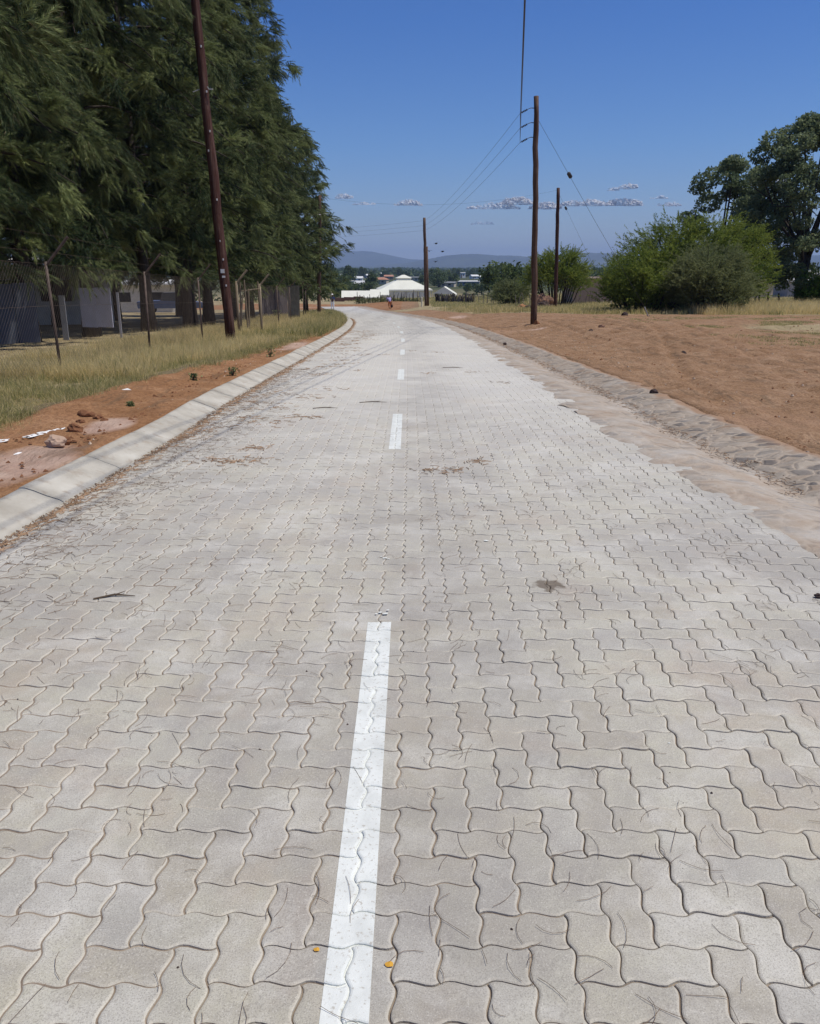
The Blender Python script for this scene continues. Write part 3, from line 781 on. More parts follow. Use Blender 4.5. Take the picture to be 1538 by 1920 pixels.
def acacia(seed, Rx, Ry, H, nst, nper, wid, base=.25, spiky=.5, skirt=True):
    """many-stemmed thorn bush; crown is fine feathery twigs through a broad dome"""
    global rng
    rng = np.random.default_rng(seed); rd = random.Random(seed)
    mb = MB(); P0, D, L, T = [], [], [], []
    for i in range(nst):
        az = rd.uniform(0, 2*math.pi); q = math.sqrt(rd.random())
        el = rd.uniform(.05, 1)
        e = Vector((math.cos(az)*Rx*q, math.sin(az)*Ry*q, H*(.28+.72*math.sqrt(max(0, 1-q*q*.86)))*rd.uniform(.25 if skirt else .6, 1.)))
        s = Vector((math.cos(az)*Rx*.42*q, math.sin(az)*Ry*.42*q, -.15))
        m_ = s.lerp(e, .5)+Vector((0, 0, H*.10))
        path = [s, s.lerp(m_, .5)+Vector((rd.gauss(0, .06), rd.gauss(0, .06), 0)), m_, m_.lerp(e, .55)+Vector((0, 0, .08*H)), e]
        if i % 3 == 0: mb.tube(path, [.06, .045, .035, .022, .01], 5, False)
        tn = rd.gauss(.48, .2)
        for k in range(26):
            f = (.18 if skirt else .38)+(.82 if skirt else .62)*rd.random()**.6
            j = min(3, int(f*4)); p = path[j].lerp(path[j+1], f*4-j) if f < 1 else e
            out = Vector((math.cos(az)*.8, math.sin(az)*.8, .25))+Vector((rd.gauss(0, .6), rd.gauss(0, .6), rd.gauss(.25, .5)))
            if f > .9: out.z += spiky
            P0.append(np.array(p)+np.array([rd.gauss(0, .22), rd.gauss(0, .22), rd.gauss(0, .15)])); D.append(np.array(out.normalized())); L.append(rd.uniform(.45, .95)); T.append(tn+rd.gauss(0, .12))
    V, F, C = plumes(np.array(P0), np.array(D), np.array(L), np.clip(np.array(T), 0, 1), nper, .17, wid, .8, .12, .06)
    ok = V[:, 2].reshape(-1, 3).min(1) > .08
    V = V.reshape(-1, 3, 3)[ok].reshape(-1, 3); C = C.reshape(-1, 3, 3)[ok].reshape(-1, 3); F = np.arange(len(V)).reshape(-1, 3)
    return mb.mesh('stems', True), np_mesh('crown', V, [F], False, C)
def put_bush(name, label, ms, loc, rz, mc, group=None, sc=1.):
    t = thing(name, label, 'bush', loc, rz, group); t.scale = (sc, sc, sc)
    link('stem_cluster', ms[0], M['bark'], t); link('crown', ms[1], M[mc], t); return t
p = onx(1292, 53); ac1 = acacia(41, 5.4, 3.6, 5.75, 300, 36, .03)
put_bush('acacia_bush', 'broad bright green feathery acacia bush in the field beside the dirt', ac1, p, .2, 'acacia')
p = onx(1322, 47.5); ac2 = acacia(42, 3.1, 2.2, 3.7, 170, 34, .028)
put_bush('acacia_bush', 'lower grey-green thorn bush in front of the broad bright acacia', ac2, p, 1.2, 'acacia2')
p = onx(1196, 50); ac3 = acacia(43, 2.3, 2.0, 3.7, 100, 34, .03)
put_bush('acacia_bush', 'darker left shoulder bush of the acacia clump with bare stems below', ac3, p, 2.2, 'acacia')
p = onx(1042, 74); ac4 = acacia(44, 2.75, 2.5, 5.1, 90, 34, .036, .3, .7, False)
put_bush('acacia_tree', 'rounded small acacia tree standing behind the two right power poles', ac4, p, .2, 'acacia')
p = onx(960, 92); ac5 = acacia(45, 2.4, 2.0, 2.5, 60, 30, .04)
put_bush('acacia_bush', 'low dark green bush left of the rounded acacia, behind thin fence posts', ac5, p, .2, 'acacia2')
p = onx(1524, 58); ac6 = acacia(46, 1.1, 1.1, 2.6, 30, 30, .035, .3, .3)
put_bush('young_tree', 'small yellow-green young tree to the right of the thick tree trunk', ac6, p, 0, 'lime')

# ------------------------------------------------------------------ power poles and wires
def pole(label, base, top, r0, r1, mat, knots=8, seed=0):
    rd = random.Random(seed)
    base = Vector(base); top = Vector(top); t = thing('power_pole', label, 'pole', base, 0, 'wooden power poles')
    d = top-base; n_ = 14; pts = []; rs = []
    for k in range(n_+1):
        f = k/n_; b = 1+.06*rd.uniform(-1, 1)
        pts.append(d*f+Vector((rd.gauss(0, .012), rd.gauss(0, .012), 0))-(Vector((0, 0, .3)) if k == 0 else Vector())); rs.append((r0+(r1-r0)*f)*b)
    mb = MB(); mb.tube(pts, rs, 12); mb.build('shaft', mat, t, True)
    return t, d
def hook(parent, p, side, mat='metal'):
    """swan-neck bolt with a small insulator string hanging outward"""
    mb = MB(); p = Vector(p)
    mb.tube([p, p+side*.15, p+side*.24+Vector((0, 0, -.03))], [.018, .016, .014], 6)
    mb.build('bracket', M['wire'], parent)
    mb = MB(); a = p+side*.24+Vector((0, 0, -.03)); e = p+side*.62+Vector((0, 0, -.22))
    mb.tube([a, e], .012, 5)
    for f in (.25, .42, .59, .76):
        q = a.lerp(e, f); q2 = a.lerp(e, f+.06); mb.tube([q, q2], [.045, .03], 8)
    mb.build('insulator_string', M['wire'], parent); return e
def wire(label, a, b, sag=.3, r=.012, group=None, mat='wire', name='overhead_wire', n_=24):
    a = Vector(a); b = Vector(b)
    pts = [a.lerp(b, k/n_)-Vector((0, 0, 4*sag*(k/n_)*(1-k/n_))) for k in range(n_+1)]
    mb = MB(); mb.tube([p-a for p in pts], r, 5, False)
    o = mb.build(name, M[mat]); o.location = a
    return props(o, label, 'wire', group)
# near left tarred pole, leaning away
b = gp(434, 645); tp_ = at(365, 0, b.y+.25)
d_ = (tp_-b); top = b+d_*(11.6/d_.z)
pl, d = pole('near left tarred pole leaning left, with pale numbered tags nailed to it', b, top, .135, .095, M['pole'], seed=2)
def on(d, z): return d*(z/d.z)
mb = MB(); q = on(d, 1.86); mb.box(q+Vector((0, -.128, 0)), (.10, .012, .10)); mb.build('tag_plate', M['whitem'], pl); mb = MB(); mb.box(q+Vector((.02, -.128, -.14)), (.08, .012, .05)); mb.build('tag_plate', M['whitem'], pl)
for z in (2.15, 2.6, 3.6, 4.1, 4.75, 5.2, 6.1, 7.1, 1.5):
    q = on(d, z); mb = MB(); mb.box(q+Vector((random.uniform(-.06, .08), -.122+.003*z, 0)), (.028, .02, .05)); mb.build('nail_cap', M['whitem'], pl)
mb = MB(); q = on(d, 6.15); mb.tube([q+Vector((-.1, -.08, 0)), q+Vector((-.26, -.1, -.06))], .012, 5); mb.build('step_bolt', M['metal'], pl); mb = MB(); mb.tube([q+Vector((.1, -.08, .06)), q+Vector((.14, -.1, 0)), q+Vector((.24, -.1, 0))], .012, 5); mb.build('step_bolt', M['metal'], pl)
# main right pole
b = onx(1001, 37); mtop = at(1006, 180, 37.0)
pl, d = pole('tall brown power pole standing in the red dirt right of the road', b, mtop, .145, .10, M['pole2'], seed=3)
H_ = d.z; side = Vector((-.85, -.25, 0)).normalized(); ends = []
for dz in (.45, 1.0, 1.55): ends.append(b+hook(pl, on(d, H_-dz)+side*.08, side))
mb = MB(); mb.tube([Vector((-.05, 0, -.05)), Vector((.1, -.1, .08)), Vector((.25, .05, .02))], [.16, .15, .05], 8); mb.build('base_mound', M['clod'], pl)
main_d, main_b = d, b
# far pole
b2_ = onx(799, 94); t2 = at(796, 408, 94.)
pl2, d2 = pole('far brown power pole in front of the white marquee', b2_, t2, .19, .14, M['pole2'], seed=4)
mb = MB(); mb.tube([on(d2, 0)+Vector((.2, 0, -.2)), on(d2, d2.z*.68)+Vector((.2, 0, 0))], [.16, .12], 10); mb.build('brace_post', M['pole2'], pl2, True)
e2 = [b2_+on(d2, d2.z-z) for z in (.3, .8, 1.3)]
# second right pole (stay pole)
b3_ = onx(1041, 68); t3 = at(1047, 352, 68.)
pl3, d3 = pole('shorter dark pole just right of the tall one, beside the small acacia', b3_, t3, .155, .125, M['pole'], seed=5)
# far left pole
b4_ = gp(598, 590); t4 = at(600, 366, b4_.y)
pl4, d4 = pole('left power pole at the bend in front of the last casuarinas', b4_, t4, .145, .10, M['pole2'], seed=6)
mb = MB(); q = on(d4, d4.z-1.3); mb.tube([q+Vector((-.15, -.12, 0)), q+Vector((.12, -.12, 0))], .035, 6); mb.tube([q+Vector((.2, -.12, .05)), q+Vector((.5, -.12, .06))], .045, 6); mb.build('insulator', M['whitem'], pl4)
mb = MB(); mb.box(on(d4, 1.9)+Vector((0, -.13, 0)), (.1, .012, .08)); mb.build('tag_plate', M['whitem'], pl4)
# wires
far_end = Vector((ends[0].x/ends[0].y*-22, -22, ends[0].z+.1))
lab3 = ['uppermost', 'middle', 'lowest']
for i, e in enumerate(ends):
    wire('%s of three wires running overhead from the tall brown pole towards the viewer' % lab3[i], e, far_end-Vector((0, 0, .55*i)), .3, .0075, 'wires overhead towards the viewer')
    wire('%s of three wires from the tall brown pole down to the far pole' % lab3[i], e, e2[i], .45, .0062, 'wires between the tall pole and the far pole')
    wire('%s of three faint wires from the far pole behind the trees' % lab3[i], e2[i], (-34, 150, 7.4-.5*i),   .5, .006, 'wires beyond the far pole')
mb = MB(); mb.tube([ends[0]-ends[0], ends[1]-ends[0], ends[2]-ends[0]], .009, 5, False); o = mb.build('jumper_wire', M['wire']); o.location = ends[0]; props(o, 'thin vertical jumper wire joining the insulator ends on the tall brown pole', 'wire')
wire('single wire from the shorter right pole across the road to the left bend pole', b3_+on(d3, d3.z-.15), b4_+on(d4, d4.z-.15), .75, .0045)
def stay(label, top, anchor, f_ins, r=.0065):
    top = Vector(top); anchor = Vector(anchor); t = thing('stay_wire', label, 'stay wire', anchor)
    v = top-anchor; mb = MB(); mb.tube([Vector(), v*.5-Vector((0, 0, .05)), v], r, 5); mb.build('cable', M['wire'], t)
    q = v*f_ins; u_ = v.normalized(); mb = MB(); mb.tube([q-u_*.14, q-u_*.1, q+u_*.1, q+u_*.14], [.04, .085, .085, .04], 8); mb.build('stay_insulator', M['wire'], t)
    mb = MB(); mb.tube([Vector((0, 0, -.2)), u_*.6], .025, 6); mb.build('anchor_rod', M['metal'], t)
tp_ = main_b+on(main_d, main_d.z-.75); an = onx(1218, 40)
stay('stay wire slanting from the tall brown pole down to the grass before the acacia', tp_, an, .735)
tp_ = b3_+on(d3, d3.z-.3); an = onx(1150, 66)
stay('stay wire slanting down right from the shorter dark pole', tp_, an, .86)

# ------------------------------------------------------------------ left fence
fence = thing('chain_link_fence', 'rusty chain-link security fence with slanting arms along the left verge', 'fence', (0, 0, 0))
FP = [(-5.45, 8.2), (-5.52, 13.1), (-5.62, 18.0), (-5.75, 23.2), (-5.75, 28.2), (-5.85, 33.2), (-5.95, 38.2), (-6.1, 43.2), (-6.35, 48.2), (-6.7, 53.2), (-7.2, 58.2), (-7.8, 63.2)]
tops = []; arms = []
fh = 1.72
for i, (x, y) in enumerate(FP):
    z = zz(x, y); ln = random.uniform(-.03, .05) if i != 1 else -.04
    a = Vector((x, y, z-.2)); b_ = Vector((x+ln, y, z+fh)); c_ = b_+Vector((.36, .05, .36))
    wood = i in (4, 5)
    mb = MB(); mb.tube([a, b_], .024 if not wood else .042, 8); mb.build('fence_post', M['stake'] if wood else M['postmetal'], fence, True)
    mb = MB(); mb.tube([b_-Vector((0, 0, .06)), c_], .022 if not wood else .04, 6); mb.build('post_arm', M['stake'] if wood else M['postmetal'], fence)
    tops.append(b_); arms.append(c_)
for i in range(len(FP)-1):
    a0 = Vector((*FP[i], zz(*FP[i]))); a1 = Vector((*FP[i+1], zz(*FP[i+1]))); L_ = (a1-a0).length
    if i < 7:
        mb = MB(); st = .085 if i < 3 else .16; r = .001 if i < 3 else .0013; h_ = fh-.1
        def P_(u, v): q = a0.lerp(a1, min(1, max(0, u/L_))); return q+Vector((0, 0, .05+v+.02*math.sin(u*2+v)))
        k = -h_
        while k < L_:
            for sgn in (0, 1):
                u0, u1, v0, v1 = (k, k+h_, 0, h_) if sgn == 0 else (k, k+h_, h_, 0)
                if u0 < 0: v0 = v0+(v1-v0)*(-u0)/(u1-u0); u0 = 0
                if u1 > L_: v1 = v0+(v1-v0)*(L_-u0)/(u1-u0) if u1 > u0 else v1; u1 = L_
                if u1-u0 > .02:
                    mb.tube([P_(u0, v0), P_(u1, v1)], r, 3, False)
            k += st
        mb.build('wire_mesh', M['postmetal'], fence)
    mb = MB()
    for f in (.3, .62, .98): mb.tube([a0.lerp(tops[i], f), a1.lerp(tops[i+1], f)], .0022, 3, False)
    for f in (.35, .95): mb.tube([tops[i].lerp(arms[i], f), tops[i+1].lerp(arms[i+1], f)], .0018, 3, False)
    mb.build('strand_wire', M['postmetal'], fence)

# ------------------------------------------------------------------ things in the left yard
def solid(name, c, var=.12, scale=3): 
    k = 'c_%s_%.2f_%.2f_%.2f' % (name, *c)
    if k not in M: M[k] = simple(name, c, var, scale, .8, .15)
    return M[k]
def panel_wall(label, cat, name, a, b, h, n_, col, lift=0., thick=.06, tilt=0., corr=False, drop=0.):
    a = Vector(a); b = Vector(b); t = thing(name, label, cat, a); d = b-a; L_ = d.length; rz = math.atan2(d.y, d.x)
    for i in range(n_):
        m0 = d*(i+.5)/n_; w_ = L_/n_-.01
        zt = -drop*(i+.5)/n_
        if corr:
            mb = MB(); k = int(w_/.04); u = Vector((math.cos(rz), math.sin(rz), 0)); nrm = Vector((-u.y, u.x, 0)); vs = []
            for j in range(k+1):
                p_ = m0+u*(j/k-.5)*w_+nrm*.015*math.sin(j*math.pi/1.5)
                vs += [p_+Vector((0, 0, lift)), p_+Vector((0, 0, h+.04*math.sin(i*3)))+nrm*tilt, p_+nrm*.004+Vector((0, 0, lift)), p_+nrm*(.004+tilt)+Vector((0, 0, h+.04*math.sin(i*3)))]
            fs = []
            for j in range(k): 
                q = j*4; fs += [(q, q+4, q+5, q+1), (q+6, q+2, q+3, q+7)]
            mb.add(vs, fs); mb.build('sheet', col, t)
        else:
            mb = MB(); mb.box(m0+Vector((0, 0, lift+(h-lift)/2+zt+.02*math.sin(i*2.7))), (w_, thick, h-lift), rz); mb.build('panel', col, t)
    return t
def rowpt(px, Y, dz=0.): p = onx(px, Y); return (p.x, p.y, p.z+dz)
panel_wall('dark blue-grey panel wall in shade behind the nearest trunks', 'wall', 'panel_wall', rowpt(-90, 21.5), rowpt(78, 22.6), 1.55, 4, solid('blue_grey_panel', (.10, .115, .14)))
panel_wall('pale lavender sheet hung between two casuarina trunks', 'sheet', 'hung_sheet', rowpt(158, 25.4, .05), rowpt(216, 25.0, .05), 1.42, 2, solid('lavender_sheet', (.55, .56, .66)), .28, .02)
panel_wall('narrow grey board leaning behind the nearest fence post', 'board', 'leaning_board', rowpt(120, 24, 0), rowpt(131, 24, 0), 1.25, 1, solid('grey_board', (.26, .27, .29)), 0, .03)
panel_wall('thin pale plank standing by a trunk right of the hung sheet', 'plank', 'standing_plank', rowpt(226, 25.5, 0), rowpt(231, 25.5, 0), 1.35, 1, solid('pale_plank', (.4, .4, .42)), 0, .03)
panel_wall('upright grey corrugated metal sheets behind the fence near the far trunks', 'metal sheet', 'corrugated_sheets', rowpt(541, 47.5), rowpt(563, 46.5), 1.85, 2, M['metal'], 0, .02, .02, True)
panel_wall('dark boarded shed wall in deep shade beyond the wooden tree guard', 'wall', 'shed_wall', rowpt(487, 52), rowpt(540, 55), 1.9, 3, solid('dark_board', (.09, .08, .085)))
def house(label, p, w_, h_, dp, rz, wall, roof, rtype='gable', rh=1.3, name='house', cat='house', wins=2, door=True, over=.4):
    t = thing(name, label, cat, p, rz)
    mb = MB(); mb.box((0, 0, h_/2-.4), (w_, dp, h_+.8)); mb.build('wall', wall, t)
    mb = MB()
    if rtype == 'gable':
        x, y = w_/2+over, dp/2+over
        mb.add([(-x, -y, h_), (x, -y, h_), (x, y, h_), (-x, y, h_), (-x*.98, 0, h_+rh), (x*.98, 0, h_+rh)], [(0, 1, 5, 4), (2, 3, 4, 5), (0, 4, 3), (1, 2, 5), (3, 2, 1, 0)])
    elif rtype == 'hip':
        x, y = w_/2+over, dp/2+over
        mb.add([(-x, -y, h_), (x, -y, h_), (x, y, h_), (-x, y, h_), (-x*.45, 0, h_+rh), (x*.45, 0, h_+rh)], [(0, 1, 5, 4), (2, 3, 4, 5), (0, 4, 3), (1, 2, 5), (3, 2, 1, 0)])
    else:
        x, y = w_/2+over, dp/2+over
        mb.add([(-x, -y, h_+.02), (x, -y, h_+.02), (x, y, h_+rh*.25), (-x, y, h_+rh*.25), (-x, -y, h_+.16), (x, -y, h_+.16), (x, y, h_+rh*.25+.14), (-x, y, h_+rh*.25+.14)], [(3, 2, 1, 0), (4, 5, 6, 7), (0, 1, 5, 4), (1, 2, 6, 5), (2, 3, 7, 6), (3, 0, 4, 7)])
    mb.build('roof', roof, t)
    for i in range(wins):
        xw = (i-(wins-1)/2)*w_/(wins+.6)+.35*(1 if door else 0)
        mb = MB(); mb.box((xw, -dp/2-.012, h_*.58), (w_*.12+.35, .03, h_*.34)); mb.build('window', solid('dark_window', (.03, .035, .045)), t)
    if door:
        mb = MB(); mb.box((-w_*.36, -dp/2-.012, h_*.38), (.95, .03, h_*.74)); mb.build('door', solid('brown_door', (.12, .06, .04)), t)
    return t
W_ = solid('white_wall', (.68, .67, .63)); CR = solid('cream_wall', (.48, .42, .33)); PK = solid('plaster_wall', (.36, .28, .22)); GR = solid('grey_roof', (.30, .31, .32)); WR_ = solid('white_roof', (.66, .67, .66)); TC = solid('terracotta_roof', (.42, .22, .15)); BG = solid('blue_grey_wall', (.2, .23, .28)); BR = solid('brown_brick', (.23, .13, .09))
# lit yard with a white building and vehicle glimpsed between trunks
house('white building glimpsed between the trunks left of the tarred pole', onx(262, 74), 7, 2.3, 4, .2, W_, WR_, 'flat', 1.)
house('bright white building glimpsed low between the branches at the far left', onx(30, 40), 8.2, 2.7, 4, .1, W_, WR_, 'flat', .8, wins=3)
def pickup(label, p, rz):
    t = thing('pickup_truck', label, 'pickup', p, rz); bl = solid('blue_car_paint', (.07, .10, .19))
    mb = MB(); prof = [(-2.4, .45), (-2.45, .95), (-1.3, 1.02), (-.95, 1.02), (-.85, 1.02), (.1, 1.0), (1.5, .98), (2.35, .85), (2.4, .45)]
    n_ = len(prof); mb.add([(x, -.82, z) for x, z in prof]+[(x, .82, z) for x, z in prof], [tuple(range(n_))[::-1], tuple(range(n_, 2*n_))]+[(i, (i+1) % n_, n_+(i+1) % n_, n_+i) for i in range(n_)]); mb.build('body', bl, t)
    mb = MB(); mb.add([(-.7, -.78, 1.0), (1.3, -.78, .99), (.7, -.65, 1.6), (-.55, -.65, 1.6), (-.7, .78, 1.0), (1.3, .78, .99), (.7, .65, 1.6), (-.55, .65, 1.6)], [(0, 1, 2, 3), (5, 4, 7, 6), (3, 2, 6, 7), (1, 5, 6, 2), (4, 0, 3, 7)]); mb.build('cab', solid('dark_window', (.03, .035, .045)), t)
    for x in (-1.5, 1.5):
        for y in (-.8, .8):
            mb = MB(); mb.tube([(x, y-.1, .36), (x, y+.1, .36)], .36, 16); w__ = mb.build('wheel', solid('tyre_rubber', (.02, .02, .02)), t)
pickup('dark blue pickup parked in the sunlit yard between the trunks', onx(322, 66), .2)
# wooden stake tree guard
tg = thing('tree_guard', 'pale wooden stakes tied in a tall square frame inside the fence', 'tree guard', onx(475, 30))
gx = tg.location.copy()
for (dx, dy, h_, ln) in ((-.38, -.2, 1.72, .05), (-.12, -.25, 1.8, -.05), (.36, -.05, 1.75, -.1), (-.22, .5, 1.5, .04), (.22, .5, 1.5, 0), (-.5, .1, 1.3, .18)):
    z0 = zz(gx.x+dx, gx.y+dy)-gx.z
    mb = MB(); mb.tube([(dx, dy, z0-.2), (dx+ln, dy, z0+h_)], [.034, .026], 7); mb.build('stake', M['stake'], tg)
mb = MB(); mb.tube([(-.34, -.2, 1.42), (.3, -.1, 1.5)], .022, 6); mb.build('crossbar', M['stake'], tg)

# ------------------------------------------------------------------ marquee, tents, fences at the crossing
def marquee(p, w_, dp, eh, rh):
    t = thing('marquee', 'big white marquee with raised square lantern on its pyramid roof', 'marquee', p, .12)
    def frus(mb, a, b, z0, z1, c, d): mb.add([(-a, -b, z0), (a, -b, z0), (a, b, z0), (-a, b, z0), (-c, -d, z1), (c, -d, z1), (c, d, z1), (-c, d, z1)], [(0, 1, 5, 4), (1, 2, 6, 5), (2, 3, 7, 6), (3, 0, 4, 7), (4, 5, 6, 7)])
    a, b = w_/2, dp/2
    mb = MB(); frus(mb, a, b, eh, eh+rh*.62, a*.3, b*.3); mb.build('roof', M['tent'], t)
    mb = MB(); frus(mb, a+.03, b+.03, eh-.28, eh+.01, a+.02, b+.02); mb.build('valance', M['tent'], t)
    mb = MB(); frus(mb, a*.27, b*.27, eh+rh*.55, eh+rh*.8, a*.27, b*.27); mb.build('lantern_wall', M['tent'], t)
    mb = MB(); frus(mb, a*.30, b*.30, eh+rh*.78, eh+rh, .25, .25); mb.build('lantern_roof', M['tent'], t)
    for i in range(4):
        x = -a+.4+(2*a-.8)*(i+.5)/4; w2 = (2*a-.8)/8-.08
        mb = MB(); mb.add([(x-w2, -b+.25, -1.), (x+w2, -b+.25, -1.), (x+w2, -b+.2, eh-.75), (x, -b+.2, eh-.35), (x-w2, -b+.2, eh-.75), (x-w2, -b+.3, -1.), (x+w2, -b+.3, -1.), (x+w2, -b+.25, eh-.5), (x, -b+.25, eh-.15), (x-w2, -b+.25, eh-.5)], [(0, 1, 2, 3, 4), (9, 8, 7, 6, 5), (4, 3, 8, 9), (3, 2, 7, 8), (1, 6, 7, 2), (0, 4, 9, 5)]); mb.build('side_panel', M['tent'], t)
    for i in range(5):
        x = -a+.2+(2*a-.4)*i/4
        mb = MB(); mb.tube([(x, -b+.1, -1), (x, -b+.1, eh)], .06, 6); mb.build('tent_pole', M['metal'], t)
mk_p = onx(757, 170); marquee(mk_p, 10.2, 10.2, 3.25, 2.7)
def ridge_tent(label, p, w_, dp, eh, rh, rz, name='tent'):
    t = thing(name, label, 'tent', p, rz); x, y = w_/2, dp/2
    mb = MB(); mb.add([(-x, -y, eh), (x, -y, eh), (x, y, eh), (-x, y, eh), (-x, 0, eh+rh), (x, 0, eh+rh)], [(0, 1, 5, 4), (2, 3, 4, 5), (0, 4, 3), (1, 2, 5)]); mb.build('roof', M['tent'], t)
    mb = MB(); mb.add([(-x, -y-.02, eh), (x, -y-.02, eh), (x, -y-.02, eh-.25), (-x, -y-.02, eh-.25), (-x, -y-.04, eh), (x, -y-.04, eh), (x, -y-.04, eh-.25), (-x, -y-.04, eh-.25)], [(0, 1, 2, 3), (7, 6, 5, 4)]); mb.build('valance', M['tent'], t)
    for sx in (-1, 1):
        for sy in (-1, 1):
            mb = MB(); mb.tube([(sx*(x-.1), sy*(y-.1), -.8), (sx*(x-.1), sy*(y-.1), eh)], .05, 6); mb.build('tent_pole', M['metal'], t)
ridge_tent('long low white tent left of the big marquee', onx(677, 160), 7.2, 4.5, 1.65, 1.15, .05)
ridge_tent('long low white tent joining the left side of the big marquee', onx(712, 163), 3.6, 4.5, 2.1, .95, .05)
ridge_tent('small white gabled tent behind the dark log fence right of the far pole', onx(834, 158), 4.3, 4.2, 1.75, 1.3, 1.45)
# brush fence and log fence
def posts_fence(label, name, px0, px1, Y0, Y1, n_, h0, h1, r0, mats, seed, extra=None):
    rd = random.Random(seed); a = onx(px0, Y0); b = onx(px1, Y1); t = thing(name, label, 'fence', a)
    for i in range(n_):
        q = a.lerp(b, (i+rd.uniform(-.3, .3))/max(1, n_-1)); q.z = zz(q.x, q.y); q -= a
        h_ = rd.uniform(h0, h1)*(1.35 if rd.random() < .12 else 1); mb = MB()
        k = q+Vector((rd.gauss(0, .06), rd.gauss(0, .05), h_*.55)); e = k+Vector((rd.gauss(0, .1), rd.gauss(0, .06), h_*.45))
        mb.tube([q-Vector((0, 0, .2)), k, e], [r0*rd.uniform(.7, 1.3), r0, r0*.7], 6); mb.build('post', rd.choice(mats), t)
    return t, a, b
dk = solid('dark_log', (.045, .035, .03)); gy = solid('grey_log', (.17, .15, .13))
posts_fence('kraal fence of upright dark and grey logs right of the far pole', 'log_fence', 818, 888, 110, 104, 62, .65, 1.15, .08, [dk, gy, dk, gy], 1)
ft, fa, fb = posts_fence('brushwood fence of branches and scrub in front of the marquee', 'brush_fence', 668, 797, 118, 114, 34, .7, 1.25, .045, [dk, gy], 2)
rng = np.random.default_rng(5)
P0 = []; 
for i in range(360):
    q = fa.lerp(fb, rng.random()); P0.append([q.x-fa.x, q.y-fa.y+rng.normal(0, .35), rng.uniform(.05, .62)])
P0 = np.array(P0); D = unit(rng.normal(size=(360, 3))*[.7, .7, .3]+[0, 0, 1.0])
V, F, C = plumes(P0, D, rng.uniform(.3, .6, 360), np.clip(rng.normal(.45, .2, 360), 0, 1), 26, .2, .05, .7, .1, .2)
link('scrub', np_mesh('scrub', V, [F], False, C), M['acacia2'], ft)
posts_fence('thin wire-and-post fence across the grass left of the small acacia', 'post_fence', 892, 1000, 102, 84, 15, 1.0, 1.3, .04, [gy], 3)
posts_fence('dark leaning posts under the acacia beside the thick tree trunk', 'post_fence', 1372, 1452, 58, 58, 7, .8, 1.5, .07, [dk], 4)
posts_fence('thin bare posts in front of the plastered building', 'post_fence', 1078, 1128, 76, 74, 9, .7, 1.3, .03, [gy], 6)
t = thing('marker_post', 'short cream marker post beside the far pole', 'post', onx(791, 91)); mb = MB(); mb.tube([(0, 0, -.1), (0, 0, .98), (0, 0, 1.02)], [.09, .085, .05], 10); mb.build('post', solid('cream_paint', (.68, .64, .5)), t)
a = onx(628, 132); b = onx(682, 130); panel_wall('low reddish brick wall below the long white tent', 'wall', 'brick_wall', a, b, .55, 3, BR, 0, .2)
house('plastered flat-roofed building between the small acacia and the big bush', onx(1103, 88), 4.6, 2.35, 4, .1, PK, solid('roof_slab', (.20, .15, .12)), 'flat', .5, wins=0, door=False, over=.25)
house('cream house with brown door behind the acacia near the thick trunk', onx(1391, 82), 3.6, 1.9, 4, .15, CR, GR, 'flat', 1., wins=1)
house('pale metal-roofed shelter left of the thick tree trunk', onx(1470, 90), 2.2, 1.6, 3, .3, GR, WR_, 'flat', 1.6, 'shelter', 'shelter', 0, False)
# boulders
def rock(name, label, cat, p, s_, mat, seed, group=None):
    bm = bmesh.new(); bmesh.ops.create_icosphere(bm, subdivisions=3, radius=1)
    for v in bm.verts:
        n_ = noise.noise(v.co*1.3+Vector((seed, 0, 0)))*.45+noise.noise(v.co*3.1+Vector((0, seed, 0)))*.18
        v.co *= 1+n_; v.co = Vector((v.co.x*s_[0], v.co.y*s_[1], v.co.z*s_[2]+s_[2]*.55))
    me = bpy.data.meshes.new(name); bm.to_mesh(me); bm.free()
    o = link(name, me, mat, None, p); return props(o, label, cat, group)
rock('boulder', 'orange boulder lying in the grass left of the tall brown pole', 'rock', onx(979, 63), (.38, .35, .26), M['rock2'], 1)
rock('boulder', 'dark flat boulder beside the orange one at the tall brown pole', 'rock', onx(991, 61.5), (.42, .35, .25), M['rock3'], 2)
for i, (px, Y, s_, l) in enumerate(((1012, 72, (.75, .6, .75), 'large brown boulder heaped under the small acacia'), (1026, 71, (.6, .5, .6), 'brown boulder leaning on the largest one by the acacia stem'), (1018, 70.5, (.6, .4, .32), 'low dark boulder at the front of the heap under the acacia'))):
    rock('boulder', l, 'rock', onx(px, Y), s_, M['rock'] if i < 2 else M['rock3'], 3+i)
SM = [(1128, 614, .10, 'pale stone with a dark side lying on the red dirt before the acacias'), (1108, 622, .07, 'dark weedy lump in the red dirt left of the pale stone'), (1172, 592, .16, 'dark rubbish heap in the grass at the foot of the acacia clump'), (1282, 664, .06, 'dark clod on the dirt in mid field'), (1534, 1122, .018, 'small black pebble on the paving at the right edge'), (1226, 738, .05, 'brown clod near the edge of the stone drain'), (947, 646, .05, 'dark clod lying on the stone drain edge')]
for i, (px, py, r, l) in enumerate(SM): rock('stone' if i < 1 else 'clod', l, 'stone' if i in (0, 4) else 'clod', gp(px, py), (r, r*.9, r*.75), M['rock'] if i == 0 else M['rock3'], 10+i)
CL = [(163, 785, .08, 'largest dark clod on the left dirt heap'), (185, 788, .05, 'round dark clod right of the largest on the left dirt'), (141, 810, .07, 'dark clod below the largest, near the white powder'), (152, 795, .04, 'small dark clod between two larger ones'), (124, 832, .05, 'clod nearest to the kerb on the left dirt'), (106, 838, .09, 'rounded tan stone in the left dirt close to the kerb'), (196, 793, .04, 'small clod furthest right in the group on the left dirt')]
